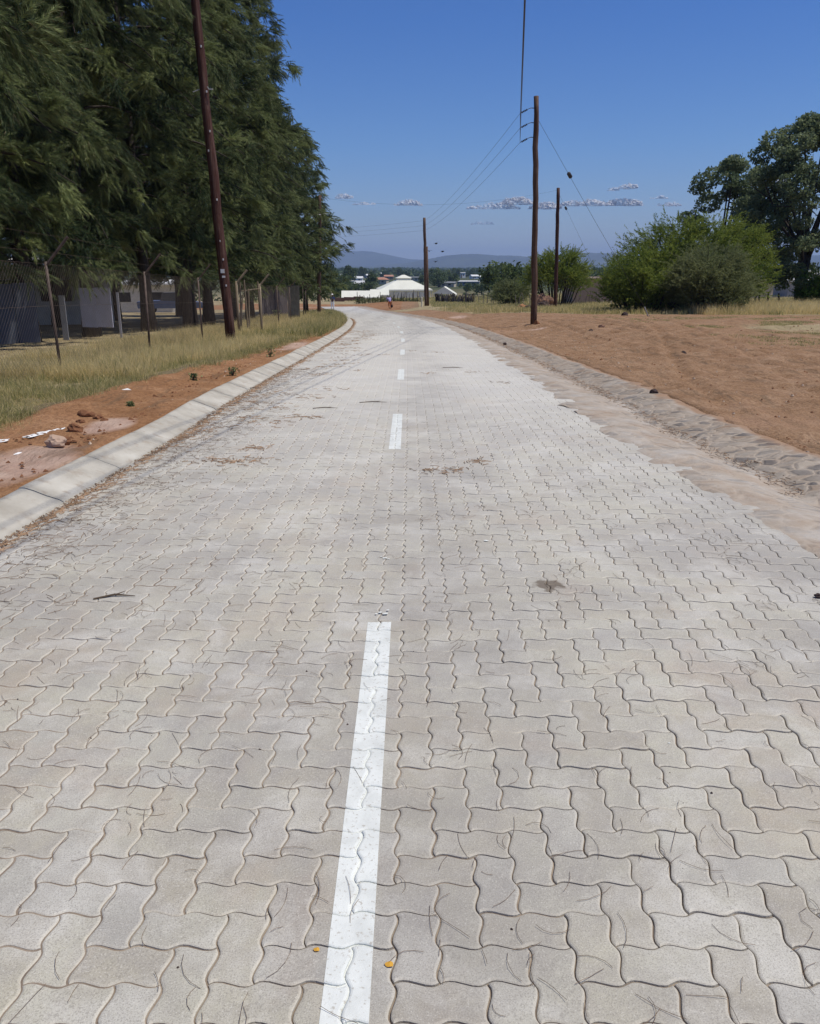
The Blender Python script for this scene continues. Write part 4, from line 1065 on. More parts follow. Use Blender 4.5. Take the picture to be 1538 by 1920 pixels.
for i, (px, py, r, l) in enumerate(CL): rock('clod' if i != 5 else 'stone', l, 'clod' if i != 5 else 'stone', gp(px, py), (r, r*.8, r*.7), M['clod'] if i != 5 else solid('tan_stone', (.42, .3, .22)), 30+i)
# scattered crumbs of earth
mb = MB(); rd = random.Random(3)
for i in range(1500):
    if i < 420: y = rd.uniform(5, 15); x = float(cx(y))-rd.uniform(2.65, 3.6)
    else: y = rd.uniform(6, 38); x = float(cx(y))+rd.uniform(3.8, 6+y*.35)
    r = rd.uniform(.006, .028)*(1 if rd.random() < .9 else 1.8); z = zz(x, y)+r*.3
    vs = [Vector((math.cos(a)*r*rd.uniform(.7, 1.2), math.sin(a)*r*rd.uniform(.7, 1.2), -r*.4)) for a in (0, 1.4, 2.7, 4.2)]+[Vector((rd.uniform(-.4, .4)*r, rd.uniform(-.4, .4)*r, r*rd.uniform(.15, .6)))]
    mb.add([v+Vector((x, y, z)) for v in vs], [(0, 1, 4), (1, 2, 4), (2, 3, 4), (3, 0, 4)])
o = mb.build('earth_crumbs', M['clod']); props(o, 'small crumbs of earth scattered over the red dirt', 'earth crumbs', kind='stuff')
mb = MB(); rd = random.Random(8)
for i in range(620):
    y = rd.uniform(6, 36); x = float(cx(y))+rd.uniform(3.7, 6+y*.35) if i < 480 else float(cx(y))-rd.uniform(2.7, 3.5)
    r = rd.uniform(.005, .022); z = zz(x, y)+r*.3; k = [rd.uniform(.7, 1.3) for _ in range(5)]
    mb.add([Vector((x+math.cos(a*1.257)*r*k[a], y+math.sin(a*1.257)*r*k[a], z-r*.4)) for a in range(5)]+[Vector((x+math.cos(a*1.257+.5)*r*.5*k[a], y+math.sin(a*1.257+.5)*r*.5*k[a], z+r*.5*k[a])) for a in range(5)], [(a, (a+1) % 5, 5+(a+1) % 5, 5+a) for a in range(5)]+[(5, 6, 7, 8, 9)])
o = mb.build('pebbles', solid('pale_pebble', (.48, .38, .29), .3)); props(o, 'small pale pebbles strewn over the red dirt', 'pebbles', kind='stuff')
# white powder streaks on the left dirt
def streak(label, a, b, wd, seed):
    a = gp(*a); b = gp(*b); rd = random.Random(seed); mb = MB(); L_ = (b-a).length; n_ = max(8, int(L_/.03)); d = (b-a).normalized(); nr = Vector((-d.y, d.x, 0)); rows = []
    for i in range(n_+1):
        f = i/n_; w_ = wd*1.15*(math.sin(math.pi*min(1, f*1.02+.02))**.5)*(1+.5*noise.noise((f*L_*9, seed, 0))); c = a.lerp(b, f)+nr*.02*noise.noise((f*L_*5, 0, seed)); row = []
        for k in range(7):
            u_ = (k/6-.5)*2; q = c+nr*w_*u_; row.append((q.x, q.y, zz(q.x, q.y)+.010+.006*(1-u_*u_)*(1+1.2*noise.noise((q.x*25, q.y*25, 1)))))
        rows.append(row)
    me = grid_mesh('powder_streak', np.array(rows), True); bm = bmesh.new(); bm.from_mesh(me); bmesh.ops.delete(bm, geom=[f for f in bm.faces if noise.noise(f.calc_center_median()*22) > .12 and random.random() < .8], context='FACES'); bm.to_mesh(me); bm.free(); props(link('powder_streak', me, M['lime_powder']), label, 'white powder')
streak('long streak of white powder on the dirt below the grass at the left', (42, 824), (122, 804), .055, 1)
streak('short streak of white powder at the left edge of the photo', (-30, 834), (18, 826), .06, 2)
streak('small thin white smear on the dirt nearest the kerb at the left', (20, 855), (52, 850), .03, 3)
t = thing('plastic_scrap', 'crumpled white plastic scrap at the grass edge on the left', 'litter', gp(238, 739)); mb = MB(); mb.add([(-.09, 0, .05), (0, -.04, .02), (.10, .0, .035), (.0, .05, .07), (-.12, .03, .02)], [(0, 1, 3), (1, 2, 3), (0, 3, 4), (0, 4, 1)]); mb.build('scrap', M['whitem'], t)

# ------------------------------------------------------------------ grass
def blades(name, label, pts, h, wd, tintm, tints, lean=.35, nper=9, rad_=.07, g3=.25, mat='grass', seed=1, off=0.02):
    global rng
    rng = np.random.default_rng(seed)
    n_ = len(pts); P = np.repeat(pts, nper, axis=0)+np.column_stack([rng.normal(0, rad_, (n_*nper, 2)), np.zeros(n_*nper)])
    P[:, 2] = tz(P[:, 0], P[:, 1])-.01
    hh = np.repeat(h*(.6+.8*rng.random(n_)), nper)*(.5+.7*rng.random(n_*nper))
    az = rng.random(n_*nper)*2*np.pi; ln = np.abs(rng.normal(0, lean, n_*nper))
    d = np.column_stack([np.cos(az)*ln, np.sin(az)*ln, np.ones(n_*nper)]); d = unit(d)
    sd_ = unit(np.column_stack([np.sin(az+rng.normal(0, 1, n_*nper)), np.cos(az), np.zeros(n_*nper)]))*wd*.5
    mid = P+d*(hh*.55)[:, None]; tip = mid+unit(d*[1.9, 1.9, .8])*(hh*.5)[:, None]
    V = np.stack([P-sd_, P+sd_, mid+sd_*.8, mid-sd_*.8, tip], 1).reshape(-1, 3)
    b_ = np.arange(n_*nper)[:, None]*5
    q = b_+np.array([[0, 1, 2, 3]]); t3_ = b_+np.array([[3, 2, 4]])
    tt = np.repeat(np.clip(rng.normal(tintm, tints, n_), 0, 1), nper); tt = np.clip(tt+rng.normal(0, .12, n_*nper), 0, 1)
    g = np.repeat((rng.random(n_) < g3)*rng.random(n_), nper)
    C = np.repeat(np.stack([tt, g, g], -1), 5, axis=0)
    o = link(name, np_mesh(name, V, [q, t3_], False, C), M[mat]); return props(o, label, 'grass', kind='stuff')
def sample(n_, f, seed):
    r = np.random.default_rng(seed); out = []
    while sum(len(o) for o in out) < n_:
        x, y, keep = f(r, n_*2); out.append(np.column_stack([x[keep], y[keep], np.zeros(keep.sum())]))
    return np.concatenate(out)[:n_]
BLX = lambda y: np.interp(y, [0, 5, 8, 10, 13, 17, 21, 26, 34, 60], [4.9, 4.6, 3.95, 3.8, 3.45, 3.3, 3.15, 2.95, 2.6, 2.35])
def nz(x, y, s): return np.sin(x*s+1.3*np.sin(y*s*.7))*np.cos(y*s*.9+1.7*np.sin(x*s*.6))
def f_tall(r, k):
    y = 12.2+56*r.random(k)**1.5; x = cx(y)-BLX(y)-.25-r.random(k)*(3.6+.03*y)
    return x, y, (nz(x, y, 1.3)+.6*nz(x, y, 3.1)+.5*r.random(k) > .22) & (np.abs(x+5.5) < 4.6)
blades('tall_dry_grass', 'tall golden dry grass along the left verge and fence', sample(8500, f_tall, 1), .27, .006, .82, .22, .5, 11, .09, .10, seed=1)
def f_short(r, k):
    y = 7.2+30*r.random(k)**1.7; x = cx(y)-BLX(y)+.08-np.abs(r.normal(0, 1.9, k))
    return x, y, (nz(x, y, 2.1)+.5*r.random(k) > -.35) & (x > -9)
blades('green_grass', 'shorter green grass at the edge of the left dirt', sample(11000, f_short, 2), .14, .006, .42, .28, .65, 10, .07, .22, seed=2)
def f_sp(r, k):
    y = 5.2+5*r.random(k); x = cx(y)-3.6-2.6*r.random(k)
    return x, y, nz(x, y, 2.7)+.6*r.random(k) > .1
blades('sparse_grass', 'sparse dry grass stubble on the bare ground at the lower left', sample(3200, f_sp, 3), .07, .004, .6, .25, .8, 8, .06, .2, seed=3)
def f_kerb(r, k):
    y = 26+50*r.random(k); x = cx(y)-2.7-np.abs(r.normal(0, .9, k)); return x, y, x > -20
blades('verge_grass', 'mixed green and dry grass beside the far kerb', sample(4200, f_kerb, 4), .26, .014, .42, .25, .45, 8, .12, .35, seed=4)
def f_field(r, k):
    y = 41+36*r.random(k)**1.2; x = -1+50*r.random(k)
    gb = np.interp(x, [-8, 1.5, 4.6, 9.7, 20, 60], [84, 80, 57, 46, 41, 39])
    return x, y, (y > gb+.8) & (nz(x, y, .5)+r.random(k) > .0) & (x-cx(y) > 5)
blades('field_grass', 'dry grass of the right field behind the red dirt', sample(17000, f_field, 5), .30, .02, .6, .25, .45, 7, .14, .2, seed=5)
def f_right(r, k):
    y = 43+14*r.random(k); x = 15+22*r.random(k); return x, y, (y > 42+r.random(k)*3) & (x > 13.5+.12*(y-43)*4)
blades('tall_field_grass', 'taller straw-coloured grass at the right edge of the field', sample(7000, f_right, 6), .50, .016, .86, .14, .3, 8, .12, .03, seed=6)
def f_patch(r, k):
    x = r.normal(15.5, 4.8, k); y = r.normal(28.0, 5.5, k); return x, y, (nz(x, y, 1.1)+nz(x, y, .43)*.6 > .12) & (x > 8.5) & (y < 40) & (y > 18)
blades('grass_patch', 'thin green grass patches spreading over the dirt at the right', sample(9500, f_patch, 7), .055, .011, .5, .25, .7, 8, .09, .35, seed=7)
def f_far(r, k):
    y = 84+48*r.random(k); x = -26+56*r.random(k)
    onroad = np.abs(x-cx(y)) < 5.5
    dirt = (y > 84) & (y < 119) & (x < 2.5) & (x > -26)
    return x, y, ~(onroad | dirt)
blades('crossing_grass', 'low green grass strip below the kraal fences', sample(9000, f_far, 8), .22, .045, .42, .2, .5, 5, .25, .3, seed=8)

def weed(label, p, h_, seed, n_=60, mat='lime'):
    global rng
    rng = np.random.default_rng(seed); P = np.column_stack([rng.normal(0, h_*.28, n_*6), rng.normal(0, h_*.28, n_*6), rng.random(n_*6)*h_])
    V, F, C = leaf_quads(P, .045+.02*h_, np.clip(rng.normal(.35, .2, n_*6), 0, 1)); t = thing('weed_plant', label, 'weed', p)
    link('leaves', np_mesh('leaves', V, [F], False, C), M[mat], t)
    mb = MB()
    for k in range(6): mb.tube([(0, 0, -.03), (rng.normal(0, h_*.2), rng.normal(0, h_*.2), h_*.8)], .005, 4)
    mb.build('stem', M['twig'], t)
for i, (px, py, h_, l) in enumerate(((437, 705, .13, 'leafy green weed on the dirt just below the tarred pole'), (508, 668, .2, 'green weed in the grass edge before the pinkish patch'), (365, 716, .12, 'reddish little weed alone on the left dirt'), (618, 598, .5, 'bushy green weed by the far kerb bend'), (545, 588, .6, 'tall green weed under the corrugated sheets'), (520, 600, .55, 'green weed right of the wooden tree guard'), (245, 765, .06, 'low green weed against the kerb'))):
    weed(l, gp(px, py), h_, 60+i, 30 if i > 2 else 11, 'acacia2' if i != 2 else 'needle')

# ------------------------------------------------------------------ fallen casuarina needles and debris on the paving
def needles(name, label, pts, lo, hi, r, curve, matn, seed, zoff=.002):
    g = np.random.default_rng(seed); n_ = len(pts); L_ = g.uniform(lo, hi, n_); az = pts[:, 2] if pts.shape[1] > 2 else g.random(n_)*2*np.pi
    cv = g.normal(0, curve, n_); seg = 5; V = []; 
    u_ = np.linspace(-.5, .5, seg)
    ang = az[:, None]+cv[:, None]*u_[None]
    dx = np.cumsum(np.cos(ang), 1)*L_[:, None]/seg; dy = np.cumsum(np.sin(ang), 1)*L_[:, None]/seg
    T_ = pts[:, 0:1]+dx; S_ = pts[:, 1:2]+dy
    X, Y, Z = to_world(T_, S_, zoff+np.abs(g.normal(0, .002, T_.shape)))
    C_ = np.stack([X, Y, Z], -1)
    nx = -np.sin(ang)*r; ny = np.cos(ang)*r
    a = C_+np.stack([nx, ny, 0*nx], -1); b = C_-np.stack([nx, ny, 0*nx], -1); c = C_+np.stack([0*nx, 0*nx, 0*nx+r*1.6], -1)
    V = np.stack([a, b, c], 2)  # n,seg,3,3
    idx = np.arange(n_*seg*3).reshape(n_, seg, 3); F = []
    for k in range(3): F.append(np.stack([idx[:, :-1, k], idx[:, :-1, (k+1) % 3], idx[:, 1:, (k+1) % 3], idx[:, 1:, k]], -1).reshape(-1, 4))
    o = link(name, np_mesh(name, V.reshape(-1, 3), F), M[matn]); return props(o, label, 'fallen needles', kind='stuff')
g = np.random.default_rng(3)
def clus(n_, tr, sr, per, sp):
    c = np.column_stack([g.uniform(*tr, n_), g.uniform(*sr, n_)]); c = np.repeat(c, per, 0)+g.normal(0, sp, (n_*per, 2)); return np.column_stack([c, g.random(len(c))*6.28])
def spot(t, y, k, sx, sy): return np.column_stack([g.normal(t, sx, k), g.normal(y, sy, k), g.random(k)*6.28])
s_near = np.column_stack([g.uniform(-2.3, 2.6, 460), 1.2+8*g.random(460)**1.3, g.random(460)*6.28])
# needles caught in the joints
j = np.column_stack([np.round(g.uniform(-20, 22, 900))*A0+g.normal(0, .005, 900), 1.2+8*g.random(900)**1.2, np.pi/2+g.normal(0, .25, 900)])
needles('fallen_needles', 'thin brown casuarina needles strewn over the near paving', np.concatenate([s_near, j, clus(60, (-2.3, 2.3), (1.3, 6), 5, .05)]), .04, .16, .00055, 1.0, 'litter', 1)
L1 = np.column_stack([-2.2+np.abs(g.normal(0, .35, 2600)), 3.5+12*g.random(2600), g.random(2600)*6.28]); L1[:, 0] -= np.maximum(0, WL(L1[:, 1])-2.2)
needles('fallen_needles', 'denser brown needles gathered along the left kerb', L1, .05, .16, .0010, 1., 'litter', 2)
L2 = np.concatenate([np.column_stack([-2.15+np.abs(g.normal(0, .05, 5200)), 4+52*g.random(5200)**1.2, np.pi/2+g.normal(0, .7, 5200)]), clus(70, (-2.1, -1.0), (8, 34), 16, .11), clus(9, (-1.6, 1.6), (7, 26), 12, .09), spot(-1.42, 6.95, 70, .16, .07), spot(-1.25, 7.5, 26, .08, .05), spot(-1.9, 10.4, 60, .2, .1), spot(.42, 6.6, 34, .1, .04), spot(.72, 6.9, 14, .05, .05), spot(-1.0, 9.2, 20, .06, .06)])
L2[:, 0] -= np.maximum(0, WL(L2[:, 1])-2.2)*(L2[:, 0] < -1.9)
L2[:, 1] += g.normal(0, .03, len(L2))
needles('needle_drift', 'reddish-brown drift of needles and soil along the kerb foot', L2, .04, .12, .0026, .8, 'litter2', 3, .003)
L3 = np.column_stack([g.normal(.68, .13, 3600), 6+40*g.random(3600), np.pi/2+g.normal(0, .6, 3600)]); L3[:, 0] += WR(L3[:, 1])
o = needles('needle_drift', 'orange-brown needles lying in the bottom of the stone drain', L3, .04, .12, .0022, .8, 'litter2', 4, -.068)
for (px, py, s_, l) in ((594, 1787, .008, 'tiny yellow leaf left of the white line at the bottom'), (730, 1815, .011, 'tiny yellow leaf right of the white line at the bottom')):
    p = gp(px, py); mb = MB(); k = 10; mb.add([(math.cos(a*6.28/k)*s_*(1 if a % 2 else .9), math.sin(a*6.28/k)*s_*.8, .003+.001*(a % 3)) for a in range(k)]+[(0, 0, .006), (0, 0, .001)], [(a, (a+1) % k, k) for a in range(k)]+[((a+1) % k, a, k+1) for a in range(k)])
    o = mb.build('fallen_leaf', solid('yellow_leaf', (.6, .33, .05))); o.location = p+Vector((0, 0, .0015)); props(o, l, 'leaf')
for i, (px, py, L_, az, l) in enumerate(((215, 1123, .20, .25, 'dark forked twig on the paving at the far left'), (700, 605*1.0+151, .35, .1, 'dark flat twig lying left of the second white dash'), (850, 690, .4, -.15, 'dark twig right of the third white dash'), (610, 767, .3, .1, 'dark twig on the paving left of the second dash, nearer the kerb'), (470, 640+90, .3, .5, 'brown twig near the left kerb'))):
    p = gp(px, py); t = thing('twig', l, 'twig', p, az); mb = MB()
    mb.tube([(-L_/2, 0, .008), (0, .02, .014), (L_/2, -.01, .008)], [.005, .006, .002], 5); mb.build('stick', M['twig'], t)
    mb = MB(); mb.tube([(0, .02, .012), (L_*.25, .06, .012)], [.004, .0015], 5); mb.build('side_shoot', M['twig'], t)
mb = MB(); rd = random.Random(19)
for i in range(90):
    y = rd.uniform(1.5, 9); t_ = rd.uniform(-2.1, 2.3); r = rd.uniform(.0015, .0055); X_, Y_, Z_ = [float(q) for q in to_world(np.array([t_]), np.array([y]), 0.)] if 0 else [float(q[0]) for q in to_world(np.array([t_]), np.array([y]), np.array([0.]))]
    k = [rd.uniform(.7, 1.3) for _ in range(5)]
    mb.add([(X_+math.cos(a*1.257)*r*k[a], Y_+math.sin(a*1.257)*r*k[a], Z_-.001) for a in range(5)]+[(X_, Y_, Z_+r*.9)], [(a, (a+1) % 5, 5) for a in range(5)])
o = mb.build('grit', M['rock3']); props(o, 'tiny dark grit and seed cones scattered on the near paving', 'grit', kind='stuff')
# paint spots between the dashes
mb = MB(); rd = random.Random(9)
for (px, py, r) in ((722, 1048, .012), (716, 1046, .007), (729, 1049, .006), (720, 1010, .005), (723, 1022, .004), (713, 1150, .010), (722, 1152, .012), (706, 1153, .006), (727, 1146, .006), (738, 950, .006), (735, 905, .005), (912, 1015, .012), (1255, 1395, .004)):
    p = gp(px, py); k = 9; rr = [r*rd.uniform(.6, 1.25) for _ in range(k)]
    mb.add([(p.x+math.cos(a*6.28/k)*rr[a]*1.3, p.y+math.sin(a*6.28/k)*rr[a], p.z+.0028) for a in range(k)], [tuple(range(k))])
o = mb.build('paint_spatter', M['paint'], road); o['kind'] = 'stuff'

# ------------------------------------------------------------------ village, woodland and hills
def village_tree(seed, H, Rx, n_=1500):
    global rng
    rng = np.random.default_rng(seed); rd = random.Random(seed)
    P, T = [], []
    for k in range(13):
        a = rd.uniform(0, 6.28); r = Rx*math.sqrt(rd.random())*.75; z = H*rd.uniform(.35, .86); br = Rx*rd.uniform(.28, .46)
        m_ = n_//13; d = unit(rng.normal(size=(m_, 3))); p = d*(br*(.6+.45*rng.random(m_)))[:, None]+[math.cos(a)*r, math.sin(a)*r, z]
        P.append(p); T.append(np.full(m_, rd.gauss(.45, .2)))
    P = np.concatenate(P); P[:, 2] = np.maximum(P[:, 2], H*.16)
    V, F, C = leaf_quads(P, .62, np.clip(np.concatenate(T), 0, 1)); mb = MB(); mb.tube([(0, 0, -.4), (.1, 0, H*.3), (0, .1, H*.6)], [.28, .2, .1], 6)
    for k in range(3): mb.tube([(.1, 0, H*.28), (math.cos(k*2.1)*Rx*.5, math.sin(k*2.1)*Rx*.5, H*.6)], [.12, .05], 5)
    return mb.mesh('trunk'), np_mesh('crown', V, [F], False, C)
VT = [village_tree(70, 6.5, 4.2), village_tree(71, 7.5, 3.6), village_tree(72, 5.0, 4.6), village_tree(73, 8.5, 3.2)]
HS = [ # px, base py, width m, height, roof, wall, type, label
 (713, 517, 9, 2.8, WR_, CR, 'gable', 'white-roofed house far off above the left slope of the marquee roof'),
 (670, 529, 8, 2.8, WR_, W_, 'gable', 'white house among trees above the long white tent'),
 (664, 545, 5, 2.6, W_, W_, 'flat', 'small white hut just above the long white tent'),
 (675, 541, 4.5, 2.4, WR_, BR, 'gable', 'brick hut with pale roof beside the small white hut'),
 (645, 521, 9, 2.8, GR, CR, 'gable', 'grey-roofed house at the edge of the casuarinas'),
 (652, 536, 6, 2.6, W_, W_, 'flat', 'white cube house peeping out right of the casuarinas'),
 (714, 533, 9, 2.9, TC, CR, 'hip', 'house with terracotta hipped roof left of the marquee lantern'),
 (729, 524, 8, 2.7, TC, PK, 'gable', 'pinkish house just above the marquee roof, left of its lantern'),
 (692, 521, 8, 2.7, WR_, GR, 'gable', 'long pale-roofed house above the terracotta one'),
 (776, 527, 11, 2.8, GR, CR, 'flat', 'flat grey-roofed house right of the marquee lantern'),
 (787, 518, 13, 3.0, GR, W_, 'gable', 'grey gabled house left of the far pole'),
 (830, 518, 17, 3.2, TC, CR, 'hip', 'large house with wide terracotta roof right of the far pole'),
 (842, 512, 13, 3.2, TC, PK, 'hip', 'terracotta roof furthest behind the large one'),
 (868, 521, 5, 5.2, WR_, W_, 'flat', 'tall narrow white house in the village centre'),
 (872, 517, 9, 2.8, WR_, W_, 'gable', 'white gabled house behind the tall narrow one'),
 (878, 536, 12, 2.4, WR_, BG, 'flat', 'long blue-grey shed with white tanks on its roof'),
 (891, 523, 9, 2.6, WR_, W_, 'gable', 'bright white cottage right of the tall narrow house'),
 (838, 538, 9, 2.2, GR, CR, 'flat', 'low cream outbuilding above the small gabled tent'),
 (910, 528, 8, 3.0, WR_, CR, 'gable', 'cream house with pale roof in mid village'),
 (931, 522, 10, 2.8, WR_, W_, 'flat', 'flat white house left of the rounded acacia, far off'),
 (946, 528, 8, 2.6, WR_, CR, 'gable', 'pale gabled house nearer the rounded acacia'),
 (905, 514, 12, 2.8, GR, CR, 'gable', 'distant grey-roofed house on the skyline side of the village'),
 (1112, 519, 9, 3.0, WR_, W_, 'flat', 'white two-part house above the plastered building'),
 (1113, 527, 10, 2.8, GR, GR, 'flat', 'grey house directly above the plastered building roof'),
 (1533, 548, 4, 2.2, W_, W_, 'flat', 'white hut at the right edge behind the young tree'),
]
for i, (px, py, w_, h_, rf, wl, ty, l) in enumerate(HS):
    p = gp(px, py, 60, 1500)
    house(l, p, w_, h_, w_*.7, ((i*37) % 11-5)*.08, wl, rf, ty, 1.4, wins=2 if w_ > 6 else 1)
# village trees: base pixel, variant, scale, label
def side_words(px, py, k):
    if px < 700: a = ['beside the casuarina row', 'above the long tent'][px > 665]
    elif px < 797: a = 'above the marquee' if py < 530 else 'at the marquee roof edge'
    elif px < 850: a = 'just right of the far pole'
    elif px < 900: a = 'above the log fence'
    elif px < 985: a = 'left of the small acacia'
    elif px < 1090: a = 'behind two right poles'
    else: a = 'before the big bush'
    return a
VTS = [(850, 536, 3, 1.15, .95, 'tall dark village tree standing above the log fence'), (838, 528, 1, 1.3, 1.2, 'broad dark village tree left of the tall one above the small tent'), (642, 552, 0, 1.2, 1.1, 'nearest village tree, bushy, right at the end of the casuarina row'), (660, 556, 2, .9, .9, 'low round bush tree at the left end of the long white tent'), (635, 565, 1, .55, .6, 'small green tree behind the standing man'), (690, 549, 2, .9, .8, 'low spreading tree just behind the long white tent'), (874, 549, 2, .75, .7, 'low grey-green bush above the right end of the log fence'), (903, 552, 2, .9, .8, 'round green bush near the right end of the kraal fences'), (930, 556, 1, .75, .7, 'bushy tree at the post fence'), (950, 560, 0, .7, .7, 'dark bushy tree beside the low bush at the post fence')]
rd = random.Random(12); cand = []
for k in range(330):
    px = rd.choice([rd.uniform(600, 1000), rd.uniform(600, 1000), rd.uniform(1060, 1150)]); py = 511+38*rd.random()**1.35
    if 700 < px < 815 and py > 535: continue
    if any(abs(px-q[0]) < 5.5 and abs(py-q[1]) < 3 for q in cand): continue
    if any(abs(px-h_[0]) < 11 and -1 < py-h_[1] < 16 for h_ in HS): continue
    cand.append((px, py))
szw = ['small', 'wide', 'tall', 'rounded']
from collections import Counter
cnt = Counter()
for k, (px, py) in enumerate(sorted(cand)):
    v = rd.randrange(4); sc = rd.uniform(.95, 1.7)
    row = 'on the skyline' if py < 517 else ('in mid village' if py < 530 else 'on the near slope')
    nm = ['broad', 'upright', 'low spreading', 'tall slim'][v]
    key = '%s tree %s, %s' % (nm, row, side_words(px, py, k)); cnt[key] += 1
    od = ['', ' (second one there)', ' (third one there)', ' (fourth one there)', ' (fifth one there)', ' (sixth one there)', ' (seventh one there)', ' (eighth one there)', ' (ninth one there)', ' (tenth one there)']
    VTS.append((px, py, v, sc, sc*rd.uniform(.85, 1.1), key+od[min(9, cnt[key]-1)]))
for (px, py, v, sc, scz, l) in VTS:
    p = gp(px, py, 60, 2500)
    if p.y > 1500: continue
    t = put_tree('village_tree', l, 'tree', VT[v], p, rd.uniform(0, 6.28), sc, 'trees in the village', 'bark', 'village_leaf', scz)
# far woodland reads as one mass
def woodland():
    global rng
    rng = np.random.default_rng(77); n_ = 5200
    Y = 1000+3000*rng.random(n_)**1.5; X = (rng.random(n_)*2-1)*(Y*.62+60)
    base = tz(X, Y); Rr = rng.uniform(2.5, 5.5, n_)*(1+Y/4000)
    m_ = 16; d = unit(rng.normal(size=(n_, m_, 3))); P = d*(Rr[:, None]*(.6+.4*rng.random((n_, m_))))[..., None]; P[..., 2] = np.abs(P[..., 2])*.8+1.; P += np.stack([X, Y, base], -1)[:, None]
    P = P.reshape(-1, 3); s = np.repeat(Rr, m_)*.8
    V, F, C = leaf_quads(P, 1., np.repeat(np.clip(rng.normal(.4, .25, n_), 0, 1), m_))
    V = V.reshape(-1, 4, 3); c = V.mean(1, keepdims=True); V = (c+(V-c)*s[:, None, None]*1.3).reshape(-1, 3)
    o = link('woodland', np_mesh('woodland', V, [F], False, C), M['village_leaf']); props(o, 'dark scattered woodland covering the plain beyond the village', 'woodland', kind='stuff')
woodland()
def scrub():
    global rng
    rng = np.random.default_rng(78); n_ = 520
    Y = rng.uniform(135, 330, n_); X = (rng.random(n_)*2-1)*(Y*.45)
    keep = ~((np.abs(X-mk_p.x) < 9) & (Y < 185)) & ~((X < 8) & (Y < 165) & (X > -18)); X = X[keep]; Y = Y[keep]; n_ = len(X)
    R_ = rng.uniform(.5, 1.5, n_); m_ = 46; d = unit(rng.normal(size=(n_, m_, 3))); P = d*(R_[:, None]*(.6+.4*rng.random((n_, m_))))[..., None]; P[..., 2] = np.abs(P[..., 2])*.8+.1; P += np.stack([X, Y, tz(X, Y)], -1)[:, None]
    V, F, C = leaf_quads(P.reshape(-1, 3), .5, np.repeat(np.clip(rng.normal(.5, .25, n_), 0, 1), m_))
    o = link('scrub', np_mesh('scrub', V, [F], False, C), M['village_leaf']); props(o, 'low green scrub on the slope between the tents and the village', 'scrub', kind='stuff')
scrub()
def hills(label, Y0, tab, depth, seed):
    pxs = np.linspace(tab[0][0], tab[-1][0], 260); pys = np.interp(pxs, [t[0] for t in tab], [t[1] for t in tab])
    rows = []
    prof = np.array([-1, -.8, -.6, -.42, -.26, -.12, 0, .2, .5, 1.]); hk = np.array([-.02, .06, .2, .42, .68, .9, 1., .85, .4, -.02])
    for k, (u_, h_) in enumerate(zip(prof, hk)):
        row = []
        for i, (a, b) in enumerate(zip(pxs, pys)):
            c = at(a, b, Y0); H_ = c.z+10.; jit = 1+.16*noise.noise((i*.11, k*.9, seed))+.07*noise.noise((i*.4, k*1.7, seed)) if 0 < k < 9 and k != 6 else 1+.03*noise.noise((i*.5, 1, seed))
            row.append((c.x*(1+u_*depth/Y0), Y0+u_*depth, -10+H_*h_*jit))
        rows.append(row)
    me = grid_mesh('hills', np.array(rows), True); return props(link('hills', me, M['hill']), label, kind='structure')
M['hill'] = simple('wooded_hill', (.055, .062, .035), .45, .004, .95, .05)
hills('farther blue ridge behind the left of the village', 9500, [(-400, 486), (200, 480), (450, 476), (600, 473), (660, 470.5), (695, 471), (730, 478), (770, 486), (830, 488), (880, 493), (960, 497), (1050, 499)], 1500, 1)
hills('nearer blue hills along the horizon to the right', 7500, [(600, 500), (700, 498), (770, 492), (800, 486), (830, 480), (865, 476.5), (895, 476), (935, 479), (965, 479), (985, 481), (1000, 479), (1050, 481.5), (1085, 476), (1110, 473.5), (1140, 475), (1200, 480), (1300, 477), (1420, 481), (1538, 478), (1800, 484), (2100, 492)], 1300, 2)

# ------------------------------------------------------------------ clouds: thin fair-weather puffs low over the hills
def cloudmat():
    m = bpy.data.materials.new('cloud_vapour'); m.use_nodes = True; n = m.node_tree; n.nodes.clear(); out = n.nodes.new('ShaderNodeOutputMaterial')
    tr = n.nodes.new('ShaderNodeBsdfTransparent'); d = n.nodes.new('ShaderNodeBsdfDiffuse'); d.inputs[0].default_value = (1, 1, 1, 1)
    tl = n.nodes.new('ShaderNodeBsdfTranslucent'); tl.inputs[0].default_value = (1, 1, 1, 1); ad = n.nodes.new('ShaderNodeMixShader'); ad.inputs[0].default_value = .0; gn = n.nodes.new('ShaderNodeNewGeometry'); va = n.nodes.new('ShaderNodeVectorMath'); va.operation = 'ADD'; va.inputs[1].default_value = (5, -2, 12); n.links.new(gn.outputs['Normal'], va.inputs[0]); vn = n.nodes.new('ShaderNodeVectorMath'); vn.operation = 'NORMALIZE'; n.links.new(va.outputs[0], vn.inputs[0]); n.links.new(vn.outputs[0], d.inputs['Normal']); n.links.new(vn.outputs[0], tl.inputs['Normal']); n.links.new(d.outputs[0], ad.inputs[1]); n.links.new(tl.outputs[0], ad.inputs[2])
    lw = n.nodes.new('ShaderNodeLayerWeight'); lw.inputs[0].default_value = .5
    f = ramp(n, lw.outputs['Facing'], [(.0, .8), (.3, .45), (.6, .13), (.9, 0.)]); x = n.nodes.new('ShaderNodeMixShader')
    k = ramp(n, noise_n(n, .0035, 6, .7, objco(n)), [(.34, .0), (.6, 1.)]); n.links.new(math_n(n, 'MULTIPLY', f, k), x.inputs[0]); n.links.new(tr.outputs[0], x.inputs[1]); n.links.new(ad.outputs[0], x.inputs[2]); n.links.new(x.outputs[0], out.inputs[0]); return m
M['cloud'] = cloudmat()
